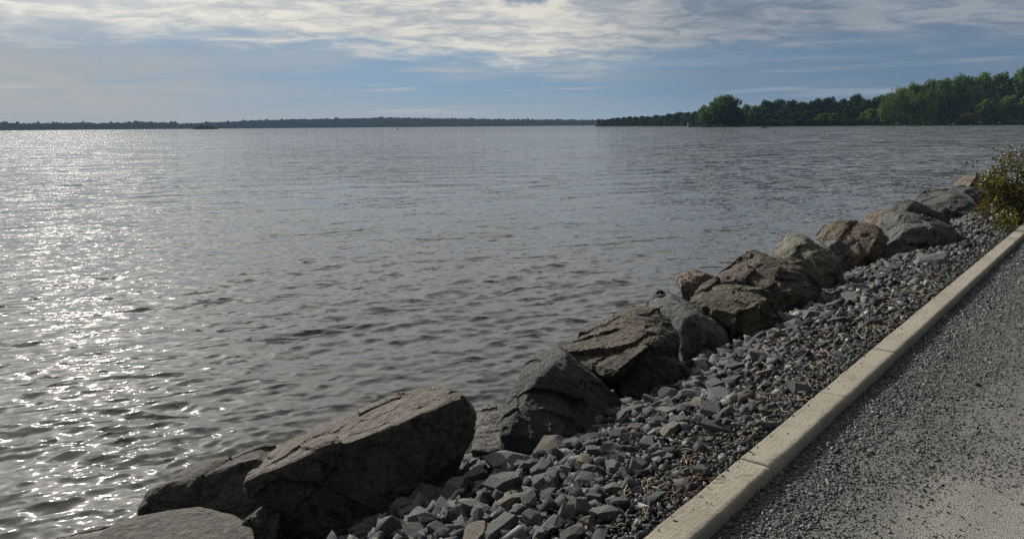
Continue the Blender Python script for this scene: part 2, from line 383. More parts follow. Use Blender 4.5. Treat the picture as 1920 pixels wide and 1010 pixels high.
# ------------------------------------------------------------------ ground: lake bed and land in one sheet, path, kerb
def build_ground():
    m, t, b = material('soil'); tc = t.new('ShaderNodeTexCoord'); n = t.noise(tc.outputs['Object'], 30, 6, .7)
    t.l.new(t.mix(n, (.012, .012, .012), (.07, .068, .065)), b.inputs['Base Color']); b.inputs['Roughness'].default_value = .95
    t.l.new(t.bump(n, .03), b.inputs['Normal'])
    ts = np.concatenate([[-9000, -2000, -300, -40, -8, -3, 0, 1.0, 1.2], np.arange(1.3, 6.2, .1), [8, 20, 100, 1000, 12000]])
    ss_ = np.concatenate([[-9000, -900, -90, -10], np.arange(-3, 26, .5), [30, 40, 60, 120, 400, 2000, 12000]])
    z = np.where(ts < 1.3, -.16, zg(ts)-.03)
    V = (ss_[:, None, None]*S+ts[None, :, None]*T); V[..., 2] = z[None, :]
    tag(link('ground', np_mesh('ground', V.reshape(-1, 3), grid_faces(len(ss_), len(ts))), m), kind='structure')
    # path of compacted stone dust
    m, t, b = material('stone_dust'); tc = t.new('ShaderNodeTexCoord'); p = tc.outputs['Object']
    n1 = t.noise(p, 1.3, 4, .6); n2 = t.noise(p, 11, 5, .65); n3 = t.noise(p, 160, 4, .7); vo = t.vor(p, 170, out='Color'); vs = t.sep(vo)[0]
    vd = t.vor(p, 170)
    c = t.mix(t.ss(n2, .35, .65), (.29, .282, .258), (.40, .385, .345))
    c = t.mix(t.ss(n1, .40, .66, 0, .6), c, (.46, .442, .39))
    c = t.mix(t.ss(n3, .5, .66, 0, .75), c, (.08, .085, .09))
    c = t.mix(t.ss(vs, .72, .9, 0, .7), c, (.07, .075, .08)); c = t.mix(t.ss(vs, .12, .02, 0, .8), c, (.34, .33, .31))
    tt_ = t.dot(p, tuple(T)); s_ = t.dot(p, tuple(S))
    worn = t.m('MULTIPLY', t.ss(t.m('ADD', tt_, t.m('MULTIPLY', t.m('SUBTRACT', n1, .5), 1.3)), .80, .15), t.ss(t.m('ADD', s_, t.m('MULTIPLY', n1, 2.)), 6.5, 3.5))
    c = t.mix(t.m('SUBTRACT', 1., worn), c, t.vm('MULTIPLY', c, (.60, .63, .66)))
    c = t.mix(t.m('MULTIPLY', worn, .55), c, (.385, .372, .335))
    t.l.new(c, b.inputs['Base Color']); b.inputs['Roughness'].default_value = .95; b.inputs['Specular IOR Level'].default_value = .15
    h = t.m('ADD', t.m('MULTIPLY', n3, .7), t.m('ADD', t.m('MULTIPLY', t.m('SUBTRACT', .6, vd), .5), n2))
    t.l.new(t.bump(h, .012), b.inputs['Normal'])
    ts = np.concatenate([np.linspace(-4.2, -1.2, 12), np.linspace(-1, 1.13, 60)]); ss_ = np.concatenate([np.linspace(-3, 9, 300), np.linspace(9.2, 60, 120)])
    V = ss_[:, None, None]*S+ts[None, :, None]*T
    for i in range(len(ss_)):
        for j in range(len(ts)):
            V[i, j, 2] = path_z(ss_[i], ts[j])
    tag(link('path', np_mesh('path', V.reshape(-1, 3), grid_faces(len(ss_), len(ts)), True), m), kind='structure')
def path_z(s, t): return -.050+.010*mn.noise(Vector((s*1.1, t*2.2, 0)))+.006*mn.noise(Vector((s*4, t*6, 3)))-.012*math.exp(-((t-1.0)/.2)**2)
build_ground()

def concrete():
    m, t, b = material('concrete'); tc = t.new('ShaderNodeTexCoord'); p = tc.outputs['Object']
    # brush marks run along the kerb
    ds = t.dot(p, tuple(S)); dt = t.dot(p, tuple(T)); z = t.sep(p)[2]
    br = t.noise(t.comb(t.m('MULTIPLY', ds, 3.), t.m('MULTIPLY', dt, 160.), 0.), 1., 4, .6)
    n1 = t.noise(p, 2.2, 5, .6); n2 = t.noise(p, 40, 6, .7); n3 = t.noise(p, 260, 3, .7)
    c = t.mix(t.ss(n1, .32, .68), (.31, .284, .226), (.405, .372, .302))
    c = t.mix(t.ss(n2, .42, .72, 0, .5), c, (.46, .43, .365)); c = t.mix(t.ss(n2, .44, .28, 0, .5), c, (.18, .16, .12))
    c = t.mix(t.ss(br, .52, .72, 0, .3), c, (.18, .155, .12)); c = t.mix(t.ss(n3, .6, .72, 0, .5), c, (.2, .18, .14))
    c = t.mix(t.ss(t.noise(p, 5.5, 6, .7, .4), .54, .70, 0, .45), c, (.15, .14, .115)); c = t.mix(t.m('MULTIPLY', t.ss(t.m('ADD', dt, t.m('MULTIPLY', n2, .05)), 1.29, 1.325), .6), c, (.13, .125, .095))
    pit = t.vor(p, 26., rnd=1.); pc = t.sep(t.vor(p, 26., out='Color'))[0]
    pm = t.m('MULTIPLY', t.ss(pit, .17, .10), t.ss(pc, .86, .88))
    c = t.mix(pm, c, (.03, .028, .025))
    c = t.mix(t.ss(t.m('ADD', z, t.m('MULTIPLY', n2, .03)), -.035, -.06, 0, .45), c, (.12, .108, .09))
    t.l.new(c, b.inputs['Base Color']); b.inputs['Roughness'].default_value = .9; b.inputs['Specular IOR Level'].default_value = .2
    h = t.m('ADD', t.m('MULTIPLY', n3, .35), t.m('ADD', t.m('MULTIPLY', br, .5), t.m('SUBTRACT', n2, pm)))
    t.l.new(t.bump(h, .006), b.inputs['Normal']); return m
def build_kerb():
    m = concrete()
    prof = [(1.304, -.34), (1.303, -.06), (1.302, -.02), (1.298, -.006), (1.290, 0)] + [(1.29-.012*i, 0) for i in range(1, 11)]
    prof += [(1.161, -.001), (1.154, -.0035), (1.147, -.008), (1.142, -.015), (1.138, -.025), (1.135, -.038), (1.132, -.06), (1.129, -.11), (1.126, -.34)]
    joints = [-2.5, 3.21, 5.47, 12.04, 45.]
    labels = ['nearest concrete kerb section, running off the bottom of the photo beside the crushed stone',
              'concrete kerb section with a chipped dark corner and a hairline crack across its middle',
              'long concrete kerb section beside the brown and lichen covered boulders',
              'farthest concrete kerb section, leaving the photo in front of the leafy bush']
    for k in range(4):
        a, b_ = joints[k]+.004, joints[k+1]-.004
        step = [.018, .015, .035, .12][k]
        ss_ = np.arange(a, b_, step).tolist(); ss_[-1] = b_
        if k == 1: ss_ = sorted(ss_+[4.36+d for d in np.arange(-.05, .051, .004)])
        V = []
        for s in ss_:
            e = min(abs(s-a), abs(s-b_)); 
            for (tt, z) in prof:
                t2 = tt; z2 = z
                wv = .002*mn.noise(Vector((s*2.1, tt*3, k)))
                if z > -.12:
                    z2 += wv-.5*max(0, .010-e)
                    rag = mn.fractal(Vector((s*9, k*3.3, 1.7)), .9, 2, 4)
                    if tt > 1.285: t2 += .0025*rag+.0012*mn.noise(Vector((s*40, 3, 1))); z2 += .0015*rag
                    if tt < 1.165: t2 += .003*rag+.002*mn.noise(Vector((s*31, 5, 1)))
                    if k == 1:
                        c = 4.36+.012*mn.noise(Vector((tt*30, 2, 2)))-(tt-1.2)*.12
                        z2 -= .007*max(0, 1-abs(s-c)/.006)
                        q = math.exp(-((s-3.30)/.075)**2-((tt-1.125)/.035)**2)
                        z2 -= (.022+.012*mn.noise(Vector((s*45, tt*45, 2))))*q
                    if k == 0:
                        q = math.exp(-((s-2.98)/.05)**2-((tt-1.12)/.02)**2); z2 -= .010*q
                    if k == 0:                                        # a bite out of the stone side
                        q = math.exp(-((s-4.2)/.05)**2)
                V.append(w(s, t2, z2))
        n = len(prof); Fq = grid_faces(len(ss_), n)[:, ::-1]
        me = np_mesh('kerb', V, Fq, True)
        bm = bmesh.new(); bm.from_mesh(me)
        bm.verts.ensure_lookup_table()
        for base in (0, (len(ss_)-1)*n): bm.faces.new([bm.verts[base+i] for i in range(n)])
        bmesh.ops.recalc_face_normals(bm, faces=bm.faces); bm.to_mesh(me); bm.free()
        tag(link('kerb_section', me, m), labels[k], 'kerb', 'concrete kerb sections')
build_kerb()

# ------------------------------------------------------------------ rocks
def hull_bm(P):
    bm = bmesh.new()
    for p in P: bm.verts.new(p)
    r = bmesh.ops.convex_hull(bm, input=bm.verts)
    bad = list({v for v in r['geom_interior'] + r['geom_unused'] if isinstance(v, bmesh.types.BMVert)})
    bad = [v for v in bad if v.is_valid and not v.link_faces]
    bmesh.ops.delete(bm, geom=bad, context='VERTS')
    return bm
def chip_planes(bm, n, amt, seed):
    rg = random.Random(seed)
    for _ in range(n):
        d = Vector((rg.gauss(0, 1), rg.gauss(0, 1), rg.gauss(0, 1))).normalized()
        vs = [v.co.dot(d) for v in bm.verts]
        if not vs: return
        hi, lo = max(vs), min(vs)
        q = hi-(hi-lo)*amt*rg.uniform(.3, 1.)
        r = bmesh.ops.bisect_plane(bm, geom=bm.verts[:]+bm.edges[:]+bm.faces[:], plane_co=d*q, plane_no=d, clear_outer=True)
        es = [e for e in r['geom_cut'] if isinstance(e, bmesh.types.BMEdge)]
        if es: bmesh.ops.holes_fill(bm, edges=es, sides=0)
def refine(bm, L):
    for _ in range(9):
        bmesh.ops.triangulate(bm, faces=bm.faces[:])
        es = [e for e in bm.edges if e.calc_length() > L]
        if not es: break
        bmesh.ops.subdivide_edges(bm, edges=es, cuts=1, use_grid_fill=False)
    bmesh.ops.triangulate(bm, faces=bm.faces[:])
def rock_mesh(name, hulls, L, amp, seed, chips=10, camt=.09, smooth=1, strata=None, sharp=24, cliff=.6):
    """one boulder mesh out of one or more point clouds (world coordinates about the origin)"""
    out = bmesh.new(); tmp = []
    for hi, P in enumerate(hulls):
        bm = hull_bm(P); chip_planes(bm, chips, camt, seed*31+hi)
        refine(bm, L)
        for _ in range(smooth): bmesh.ops.smooth_vert(bm, verts=bm.verts, factor=.5, use_axis_x=True, use_axis_y=True, use_axis_z=True)
        bm.normal_update()
        off = Vector((seed*3.17, seed*1.3, seed*.7))
        cs = [v.co.copy() for v in bm.verts]; ext = max((a-cs[0]).length for a in cs); f = 1/ext
        new = []
        for v in bm.verts:
            c = v.co
            h = .4*mn.fractal(c*f*3.2+off, .9, 2.1, 4)
            h += .18*(mn.ridged_multi_fractal(c*f*5+off, .9, 2.2, 5, .9, 2.)-1.)
            # angular steps: cells with their own level
            cell = mn.cell_vector(c*f*6+off+Vector((1, 1, 1))*mn.noise(c*f*4+off)*.8)
            for fq, k in ((2.1, 2.6), (4.6, 1.9), (10., .8)):
                qv = c*f*fq+off+Vector((mn.noise(c*f*fq*2+off), mn.noise(c*f*fq*2-off), 0))*.12
                dd, pp = mn.voronoi(qv)
                rv = mn.cell_vector(pp[0]*19.7)-Vector((.5, .5, .5))
                h += k*(2.2/fq)*((qv-pp[0]).dot(rv)*1.6+.5*rv.x)*(cliff+(1-cliff)*min(1., (dd[1]-dd[0])/.16))
            if strata is not None:
                sd, fr, sa = strata
                q = c.dot(sd)*fr+1.2*mn.noise(c*f*3+off)
                h += sa*(mn.noise(Vector((q, .3*mn.noise(c*f*8), seed)))*1.3+.5*(math.floor(q*1.7) % 2))
            h += .16*mn.fractal(c*f*22+off, .6, 2.1, 4)
            new.append(c+v.normal*h*amp*ext)
        for v, c in zip(bm.verts, new): v.co = c
        me = bpy.data.meshes.new('tmp'); bm.to_mesh(me); bm.free(); out.from_mesh(me); tmp.append(me)
    me = bpy.data.meshes.new(name); bmesh.ops.recalc_face_normals(out, faces=out.faces); out.to_mesh(me); out.free()
    for q in tmp: bpy.data.meshes.remove(q)
    me.polygons.foreach_set('use_smooth', np.ones(len(me.polygons), bool)); me.set_sharp_from_angle(angle=R_(sharp)); return me

def boulder(label, Y0, outs, D, mat, seed, amp=.03, **kw):
    """outs: one or more lists of (px, py, dY): the seen outline and front ridges, dY metres behind Y0"""
    hulls = []; allp = []
    for o in outs:
        F_ = [Vector(atY(a, b, Y0+c)) for a, b, c in o]
        cen = sum(F_, Vector())/len(F_)
        P = list(F_)
        for p in F_:
            q = cen+(p-cen)*.78+Vector((0, D, 0)); P.append(q)
        zmin = min(p.z for p in F_)
        for p in F_:
            if p.z < zmin+.35*(max(r.z for r in F_)-zmin): P.append(Vector((p.x, p.y+.08, p.z-.16))); P.append(Vector((p.x*.9+cen.x*.1, p.y+D*.8, p.z-.16)))
        hulls.append(P); allp += P
    c = sum(allp, Vector())/len(allp); base = Vector((c.x, c.y, min(p.z for p in allp)))
    me = rock_mesh('boulder', [[p-base for p in P] for P in hulls], max(.017, .0044*Y0), amp, seed, **kw)
    o = link('boulder', me, mat, loc=base); tag(o, label, 'boulder'); return o
def Yg(px, py): return float(atG(px, py)[1])
def Yt(px, py, t): return float(atT(px, py, t)[1])

def build_boulders():
    slate = rock_mat('slate_rock', (0.019, 0.021, 0.025), (0.038, 0.042, 0.046), bscale=1.2, strata=5., sdir=(.62, -.2, .75), rough=.7)
    brown = rock_mat('brown_rock', (0.030, 0.027, 0.024), (0.066, 0.058, 0.049), rust=.26, bscale=1., strata=3., sdir=(.3, .2, .9), lichen=(.12, .10, .045), lich=.35)
    grey = rock_mat('grey_rock', (0.040, 0.042, 0.043), (0.077, 0.078, 0.077), bscale=1.1, vein=.15)
    olive = rock_mat('olive_rock', (0.031, 0.032, 0.025), (0.065, 0.061, 0.043), rust=.35, lichen=(.115, .112, .062), lich=.55, strata=3., sdir=(-.4, .2, .9))
    pale = rock_mat('lichen_rock', (0.053, 0.056, 0.043), (0.102, 0.102, 0.081), lichen=(.20, .21, .145), lich=.75, bscale=1.2)
    pink = rock_mat('pink_rock', (0.062, 0.050, 0.042), (0.118, 0.096, 0.081), rust=.25, bscale=1.3, vein=.2)
    tan = rock_mat('tan_rock', (0.053, 0.042, 0.032), (0.115, 0.092, 0.067), rust=.38, lichen=(.15, .13, .10), lich=.4, bscale=1.)
    slab = rock_mat('slab_rock', (0.046, 0.041, 0.034), (0.093, 0.081, 0.064), bscale=1.5, lichen=(.10, .095, .088), lich=.5, vein=.08)
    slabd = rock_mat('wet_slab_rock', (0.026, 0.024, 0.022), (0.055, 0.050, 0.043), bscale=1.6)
    B = boulder
    # foreground slab, its two neighbours
    front = [(466, 905, 3.72), (520, 884, 3.75), (640, 831, 3.82), (720, 808, 3.88), (800, 775, 3.98), (866, 750, 4.1),
             (500, 858, 4.12), (600, 812, 4.28), (720, 768, 4.42), (830, 742, 4.5), (862, 744, 4.45), (884, 772, 4.16), (891, 824, 4.12), (874, 856, 4.08),
             (468, 930, 3.72), (500, 964, 3.72), (560, 1005, 3.74), (600, 1070, 3.7), (700, 1090, 3.66), (780, 980, 3.82)]
    layer = [(500, 856, 4.05), (516, 862, 3.98), (600, 835, 3.98), (690, 806, 4.02), (780, 768, 4.12), (840, 746, 4.22), (864, 744, 4.2),
             (505, 848, 4.15), (600, 802, 4.32), (720, 758, 4.48), (790, 740, 4.55), (832, 733, 4.55), (862, 740, 4.4)]
    layer2 = [(690, 772, 4.36), (760, 752, 4.40), (824, 742, 4.46), (700, 765, 4.45), (770, 742, 4.56), (832, 731, 4.6)]
    B('large angular slab with a sunlit flat top and dark vertical face, tilted toward the water', 0, [front, layer, layer2], .12, slab, 3, amp=.014, chips=1, camt=.03, smooth=1, strata=(Vector((.2, -.5, .85)), 9., .35), cliff=.6)
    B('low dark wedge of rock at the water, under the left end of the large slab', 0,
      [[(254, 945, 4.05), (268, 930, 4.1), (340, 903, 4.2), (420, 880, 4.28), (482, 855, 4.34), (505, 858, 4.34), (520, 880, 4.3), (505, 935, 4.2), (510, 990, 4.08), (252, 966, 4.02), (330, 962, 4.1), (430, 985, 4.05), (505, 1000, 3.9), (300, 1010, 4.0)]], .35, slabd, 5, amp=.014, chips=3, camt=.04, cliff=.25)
    P1 = [(100, 1003, -.645), (130, 995, -.635), (250, 966, -.60), (370, 948, -.56), (440, 960, -.53), (474, 984, -.50), (482, 1012, -.49), (80, 1120, -.66), (250, 1150, -.55), (470, 1110, -.48), (490, 1060, -.48)]
    H1 = [Vector(atZ(*p)) for p in P1]; H1 += [Vector((p.x, p.y, -1.25)) for p in H1]
    c = sum(H1, Vector())/len(H1); base = Vector((c.x, c.y, -1.25))
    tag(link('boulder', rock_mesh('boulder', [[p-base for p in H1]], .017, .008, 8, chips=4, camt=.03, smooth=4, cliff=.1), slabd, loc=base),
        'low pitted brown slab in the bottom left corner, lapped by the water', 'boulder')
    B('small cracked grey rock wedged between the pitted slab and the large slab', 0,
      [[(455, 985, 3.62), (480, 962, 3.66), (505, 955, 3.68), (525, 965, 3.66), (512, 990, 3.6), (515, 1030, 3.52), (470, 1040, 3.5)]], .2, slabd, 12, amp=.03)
    pale_s = rock_mat('pale_gap_rock', (.055, .055, .051), (.10, .098, .088), bscale=1.5, strata=3.)
    # gap stones
    B('pale flat stone at the waterline between the large slab and the dark pointed boulder', float(atZ(910, 806, -.62)[1]), [[(874, 800, .1), (893, 782, .35), (925, 768, .45), (944, 778, .3), (950, 806, .04), (905, 809, .0), (905, 790, .12)]], .2, pale_s, 21, amp=.03, chips=3)
    B('pale sloping stone just below the waterline stone in the gap beside the large slab', float(atZ(915, 846, -.50)[1]), [[(884, 842, .02), (884, 818, .18), (902, 806, .26), (944, 806, .26), (948, 842, 0), (920, 850, -.02)]], .15, pale_s, 22, amp=.02, chips=3)
    Y = Yg(1015, 860)
    B('dark slate-coloured pointed boulder with streaked sloping faces, right of the large slab', Y,
      [[(942, 812, .1), (945, 770, .35), (952, 757, .45), (975, 715, .6), (985, 690, .7), (1040, 672, .8), (1060, 667, .8), (1120, 713, .85), (1165, 746, .8), (1172, 760, .75), (1140, 782, .6), (1085, 802, .35), (1060, 827, .2), (1030, 857, 0), (1010, 861, 0), (985, 849, .02), (950, 841, .05),
        (982, 750, .28), (1000, 718, .42), (1052, 832, .0)]], .45, slate, 31, amp=.019, chips=3, camt=.03, smooth=1, strata=(Vector((.62, -.2, .75)), 13., .3))
    Y = Yg(1212, 751)
    B('brown two-lobed boulder with an overhanging ledge, behind the dark pointed boulder', Y,
      [[(1058, 660, .6), (1085, 640, .75), (1150, 605, .9), (1190, 586, 1.), (1232, 586, 1.), (1256, 600, .9), (1267, 622, .7), (1283, 690, .35), (1210, 655, .05), (1168, 694, .0), (1120, 704, .2), (1075, 676, .45)],
       [(1150, 716, .35), (1178, 686, .18), (1215, 650, .18), (1284, 690, .3), (1271, 713, .2), (1240, 741, .05), (1210, 752, 0), (1175, 742, .05), (1154, 736, .15)]], .45, brown, 41, amp=.032, chips=8, camt=.085, smooth=1, strata=(Vector((.35, .1, .9)), 10., .2))
    Y = Yg(1320, 676)
    B('grey boulder with a pale flat top facet and dark front, between two brown boulders', Y,
      [[(1217, 578, .7), (1228, 562, .75), (1262, 555, .7), (1300, 574, .6), (1340, 600, .45), (1366, 625, .3), (1371, 650, .15), (1355, 672, .03), (1320, 678, 0), (1280, 678, 0), (1268, 640, .1), (1255, 605, .3), (1240, 596, .5), (1250, 578, .38), (1284, 598, .12), (1302, 588, .18), (1335, 625, .02)]], .45, rock_mat('blue_grey_rock', (0.034, 0.036, 0.039), (0.085, 0.087, 0.089), bscale=1.1, vein=.12), 51, amp=.017, chips=3, camt=.03, smooth=1)
    B('small dark rock at the waterline behind the boulder with the pale top facet', Yt(1240, 575, 3.35), [[(1220, 582, 0), (1225, 560, .1), (1240, 552, .1), (1264, 557, .1), (1258, 580, 0)]], .3, slate, 55, amp=.03)
    Y = Yg(1415, 639)
    B('green-brown boulder with lichen and a dark cut face, in front of the largest brown boulder', Y,
      [[(1289, 568, .6), (1320, 548, .8), (1360, 537, .9), (1420, 535, .8), (1444, 552, .6), (1456, 600, .3), (1462, 613, .2), (1440, 632, .05), (1415, 640, 0), (1390, 634, .05), (1375, 614, .1), (1345, 594, .3), (1385, 562, .28), (1437, 560, .25), (1402, 590, .02)]], .45, olive, 61, amp=.032, chips=8, camt=.085, strata=(Vector((-.4, .2, .85)), 10., .2))
    B('small pinkish cracked boulder at the waterline, left of the largest brown boulder', Yt(1310, 563, 3.35), [[(1276, 540, 0), (1281, 527, .1), (1320, 515, .25), (1346, 520, .25), (1352, 540, .15), (1330, 562, .02), (1290, 566, -.05)]], .5, pink, 66, amp=.035)
    Y = Yg(1500, 588)
    B('largest brown boulder in the row, broad and ridged with a reddish crest', Y,
      [[(1342, 537, .8), (1352, 520, .9), (1380, 496, 1.), (1402, 488, 1.05), (1415, 477, 1.), (1433, 477, 1.), (1462, 491, .9), (1505, 499, .7), (1541, 517, .45), (1552, 530, .35), (1545, 555, .2), (1531, 577, .05), (1508, 590, 0), (1478, 588, 0), (1455, 578, .1), (1440, 562, .2), (1390, 562, .5), (1425, 487, .62), (1468, 505, .3), (1400, 520, .45), (1460, 540, .05), (1520, 548, .03)]], .6, brown, 71, amp=.034, chips=9, camt=.085, strata=(Vector((.25, .1, .95)), 9., .25))
    Y = Yg(1572, 546)
    B('pale green lichen covered boulder with a pointed top and furrowed face', Y,
      [[(1459, 478, .7), (1470, 460, .8), (1490, 436, .85), (1503, 433, .85), (1521, 446, .8), (1541, 461, .7), (1563, 476, .5), (1582, 495, .3), (1587, 528, .05), (1578, 548, 0), (1560, 545, 0), (1540, 521, .2), (1500, 506, .5), (1465, 491, .6), (1490, 462, .5), (1514, 457, .38), (1522, 482, .2), (1562, 500, .04)]], .5, pale, 81, amp=.026, chips=8, camt=.085)
    Y = Yg(1600, 516)
    B('mid-grey block with a lit left face, beside the lichen covered boulder', Y,
      [[(1537, 458, .6), (1552, 452, .6), (1567, 446, .5), (1601, 452, .5), (1614, 470, .3), (1618, 501, .1), (1600, 517, 0), (1586, 514, 0), (1575, 492, .1), (1562, 464, .12), (1569, 450, .25)]], .5, grey, 91, amp=.02, chips=8, camt=.085)
    Y = Yg(1666, 492)
    B('tan boulder with a sunlit rounded top over a black shaded side', Y,
      [[(1536, 456, .7), (1555, 428, .9), (1570, 419, 1.), (1629, 418, .95), (1648, 426, .75), (1657, 440, .5), (1676, 464, .25), (1693, 486, .05), (1666, 494, 0), (1620, 490, 0), (1612, 470, .2), (1610, 444, .5), (1642, 447, .15), (1612, 457, .3)]], .6, tan, 101, amp=.029, chips=7, camt=.065)
    B('rusty orange rock half hidden behind the tan and grey boulders', Yt(1665, 445, 3.0), [[(1638, 424, 0), (1655, 404, .15), (1680, 397, .2), (1696, 405, .15), (1692, 432, 0), (1672, 448, -.05), (1652, 440, -.03)]], .6, tan, 111, amp=.03)
    Y = Yg(1716, 479)
    B('big grey boulder with a lit cracked left face and a long dark slope', Y,
      [[(1664, 447, .5), (1680, 420, .8), (1694, 403, 1.), (1730, 402, 1.), (1769, 412, .8), (1793, 425, .6), (1809, 453, .2), (1795, 464, .1), (1775, 472, .05), (1716, 480, 0), (1692, 478, .05), (1668, 461, .2), (1697, 430, .35), (1745, 428, .3)]], .7, grey, 121, amp=.032, chips=8, camt=.085)
    B('humped dark grey boulder rising behind the boulder with the cracked left face', Yt(1730, 430, 2.75), [[(1684, 410, 0), (1705, 384, .25), (1722, 378, .35), (1747, 389, .25), (1778, 400, .12), (1794, 418, 0), (1797, 442, -.1), (1700, 435, -.1)]], .8, rock_mat('dull_rock', (0.037, 0.036, 0.036), (0.068, 0.065, 0.062), rust=.1), 131, amp=.025)
    Y = Yg(1815, 408)
    B('long flat boulder with a sunlit rim and black front, near the bush', Y,
      [[(1728, 381, 1.3), (1745, 370, 1.8), (1780, 356, 2.1), (1800, 362, 1.6), (1820, 365, 1.), (1832, 378, .5), (1829, 397, .2), (1818, 409, 0), (1790, 402, .2), (1765, 394, .5), (1752, 384, .7), (1792, 366, .9)]], .7, grey, 141, amp=.024, chips=7, camt=.065)
    B('black shaded boulder under the left edge of the leafy bush', Yt(1850, 383, 2.7), [[(1799, 364, .4), (1812, 353, .6), (1850, 351, .6), (1870, 360, .4), (1870, 382, .1), (1836, 386, 0), (1815, 373, .2)]], .8, slate, 151, amp=.02)
    B('pinkish triangular rock showing left of the bush against the water', Yt(1840, 362, 3.1), [[(1814, 354, 0), (1831, 328, .3), (1843, 330, .3), (1868, 352, .2), (1864, 366, 0), (1820, 366, -.1)]], .8, pink, 161, amp=.02)
    B('low dark rock breaking the waterline beyond the long flat boulder', Yt(1762, 363, 4.0), [[(1742, 364, 0), (1750, 357, .3), (1775, 354, .5), (1786, 358, .3), (1782, 366, 0)]], .7, slate, 171, amp=.03)
build_boulders()

# ------------------------------------------------------------------ crushed stone
def stone_proto(seed, n=18, flat=.62, fine=False):
    """corners of a broken, slightly flat block"""
    rg = random.Random(seed); P = []
    ax = (1., rg.uniform(.58, .92), rg.uniform(.46, .5+flat*.5)); sh = rg.uniform(-.35, .35)
    for sx in (-1, 1):
        for sy in (-1, 1):
            for sz in (-1, 1):
                if n < 12 and rg.random() < .16: continue
                k = rg.uniform(.62, 1.08)
                P.append(Vector(((sx*k+rg.gauss(0, .30)+sh*sz)*ax[0]*.44, (sy*k+rg.gauss(0, .30)-sh*sz*.6)*ax[1]*.44, (sz*rg.uniform(.6, 1.)+rg.gauss(0, .14))*ax[2]*.44)))
    for _ in range(max(2, n-11)):
        v = Vector((rg.gauss(0, 1), rg.gauss(0, 1), rg.gauss(0, 1))).normalized()*.52
        P.append(Vector((v.x*ax[0], v.y*ax[1], v.z*ax[2])))
    return P
def place_stones():
    mat = rock_mat('crushed_stone', (.056, .061, .066), (.150, .159, .165), bscale=5., vein=.10, rough=.85)
    protos = []
    for k in range(16):
        me = rock_mesh('crushed_stone', [stone_proto(500+k, 14)], .085, .008, 200+k, chips=10, camt=.2, smooth=0, sharp=14)
        me.materials.append(mat); protos.append(me)
    taken = []
    made = []
    def put(px, py, wpx, hpx, k, rot, label, group, sink=.3):
        P = atG(px, py+hpx*.5); Y = P[1]; size = wpx/FPX*(Y/math.cos(PITCH))*1.15
        P = atY(px, py+hpx*.04, Y+.10*size)
        me = protos[k % 16]
        o = link('crushed_stone', me)
        hz = min(1.5, max(.6, hpx/wpx*1.15))
        o.scale = (size*1.2, size*1.1, size*hz*1.25)
        o.location = P; o.rotation_euler = (random.uniform(-.3, .3), random.uniform(-.3, .3), rot)
        tag(o, label, 'stone', group); taken.append((o.location.x, o.location.y, size*.5)); made.append(o); return o
    G0 = 'large crushed stones at the foot of the slab'
    hero = [(798, 902, 78, 62, 'largest dark stone leaning on the dark face of the large slab'), (761, 950, 54, 42, 'dark veined stone left of a squarish one at the foot of the slab face'),
            (725, 985, 68, 66, 'dark stone at the bottom edge of the photo, touching the slab face'), (788, 972, 56, 42, 'dark squarish stone just right of the veined stone by the slab'),
            (854, 877, 40, 40, 'rounded dark stone near the right end of the large slab'), (868, 855, 36, 30, 'small dark stone tucked against the right end of the large slab'),
            (892, 893, 42, 48, 'wedge-shaped dark stone pointing down right, near the slab end'), (853, 920, 60, 52, 'broad veined stone right of the largest dark stone by the slab'),
            (897, 917, 32, 30, 'pale-topped small stone right of the broad veined stone'), (826, 956, 40, 38, 'knobbly dark stone below the broad veined stone'),
            (948, 865, 78, 46, 'biggest pale-topped stone below the dark pointed boulder'), (905, 862, 46, 40, 'flat stone between the slab end and the biggest pale-topped stone'),
            (994, 874, 36, 36, 'upright block right below the dark pointed boulder'), (1023, 868, 22, 24, 'small block beside the upright block under the pointed boulder'),
            (1018, 897, 72, 42, 'dark half-round stone among lighter ones below the pointed boulder'), (952, 905, 58, 42, 'split pale stone left of the dark half-round stone')]
    for i, (a, b, c, d, l) in enumerate(hero): put(a, b, c, d, i, random.uniform(0, 6), l, None)
    more = [(910, 934, 42, 26), (958, 938, 50, 38), (1022, 935, 26, 32), (1092, 945, 38, 46), (1148, 915, 38, 26), (1140, 962, 66, 30), (995, 972, 36, 36), (1037, 983, 38, 38), (935, 985, 74, 40),
            (1110, 850, 32, 30), (1068, 832, 46, 30), (1108, 822, 34, 24), (1097, 800, 28, 26), (1122, 805, 26, 22), (1182, 776, 46, 30), (1160, 808, 40, 26), (1188, 800, 34, 24), (1255, 806, 46, 26), (1210, 830, 40, 28),
            (860, 985, 60, 40), (905, 958, 40, 26), (970, 960, 34, 34), (1060, 960, 36, 40), (890, 1000, 50, 34), (830, 995, 50, 34), (780, 1000, 60, 30), (1010, 1002, 40, 30), (1075, 1000, 40, 30), (945, 950, 30, 24), (1160, 945, 34, 30),
            (1150, 875, 36, 26), (1200, 870, 40, 26), (1110, 880, 40, 26), (1065, 862, 34, 26), (1180, 840, 36, 24), (1240, 850, 40, 24), (1315, 880, 42, 26), (1292, 740, 38, 24), (1310, 700, 34, 22), (1345, 740, 40, 24), (1250, 770, 40, 26), (1330, 770, 44, 26),
            (1395, 660, 34, 24), (1425, 668, 44, 24), (1380, 690, 36, 20), (1450, 625, 36, 18), (1470, 600, 40, 20), (1500, 610, 46, 18), (1350, 700, 40, 22), (1240, 730, 38, 26), (1440, 795, 40, 22), (1560, 575, 40, 18), (1610, 540, 40, 16), (1600, 560, 44, 14), (1530, 590, 40, 18), (1745, 490, 44, 18), (1580, 600, 40, 14), (1680, 505, 36, 12)]
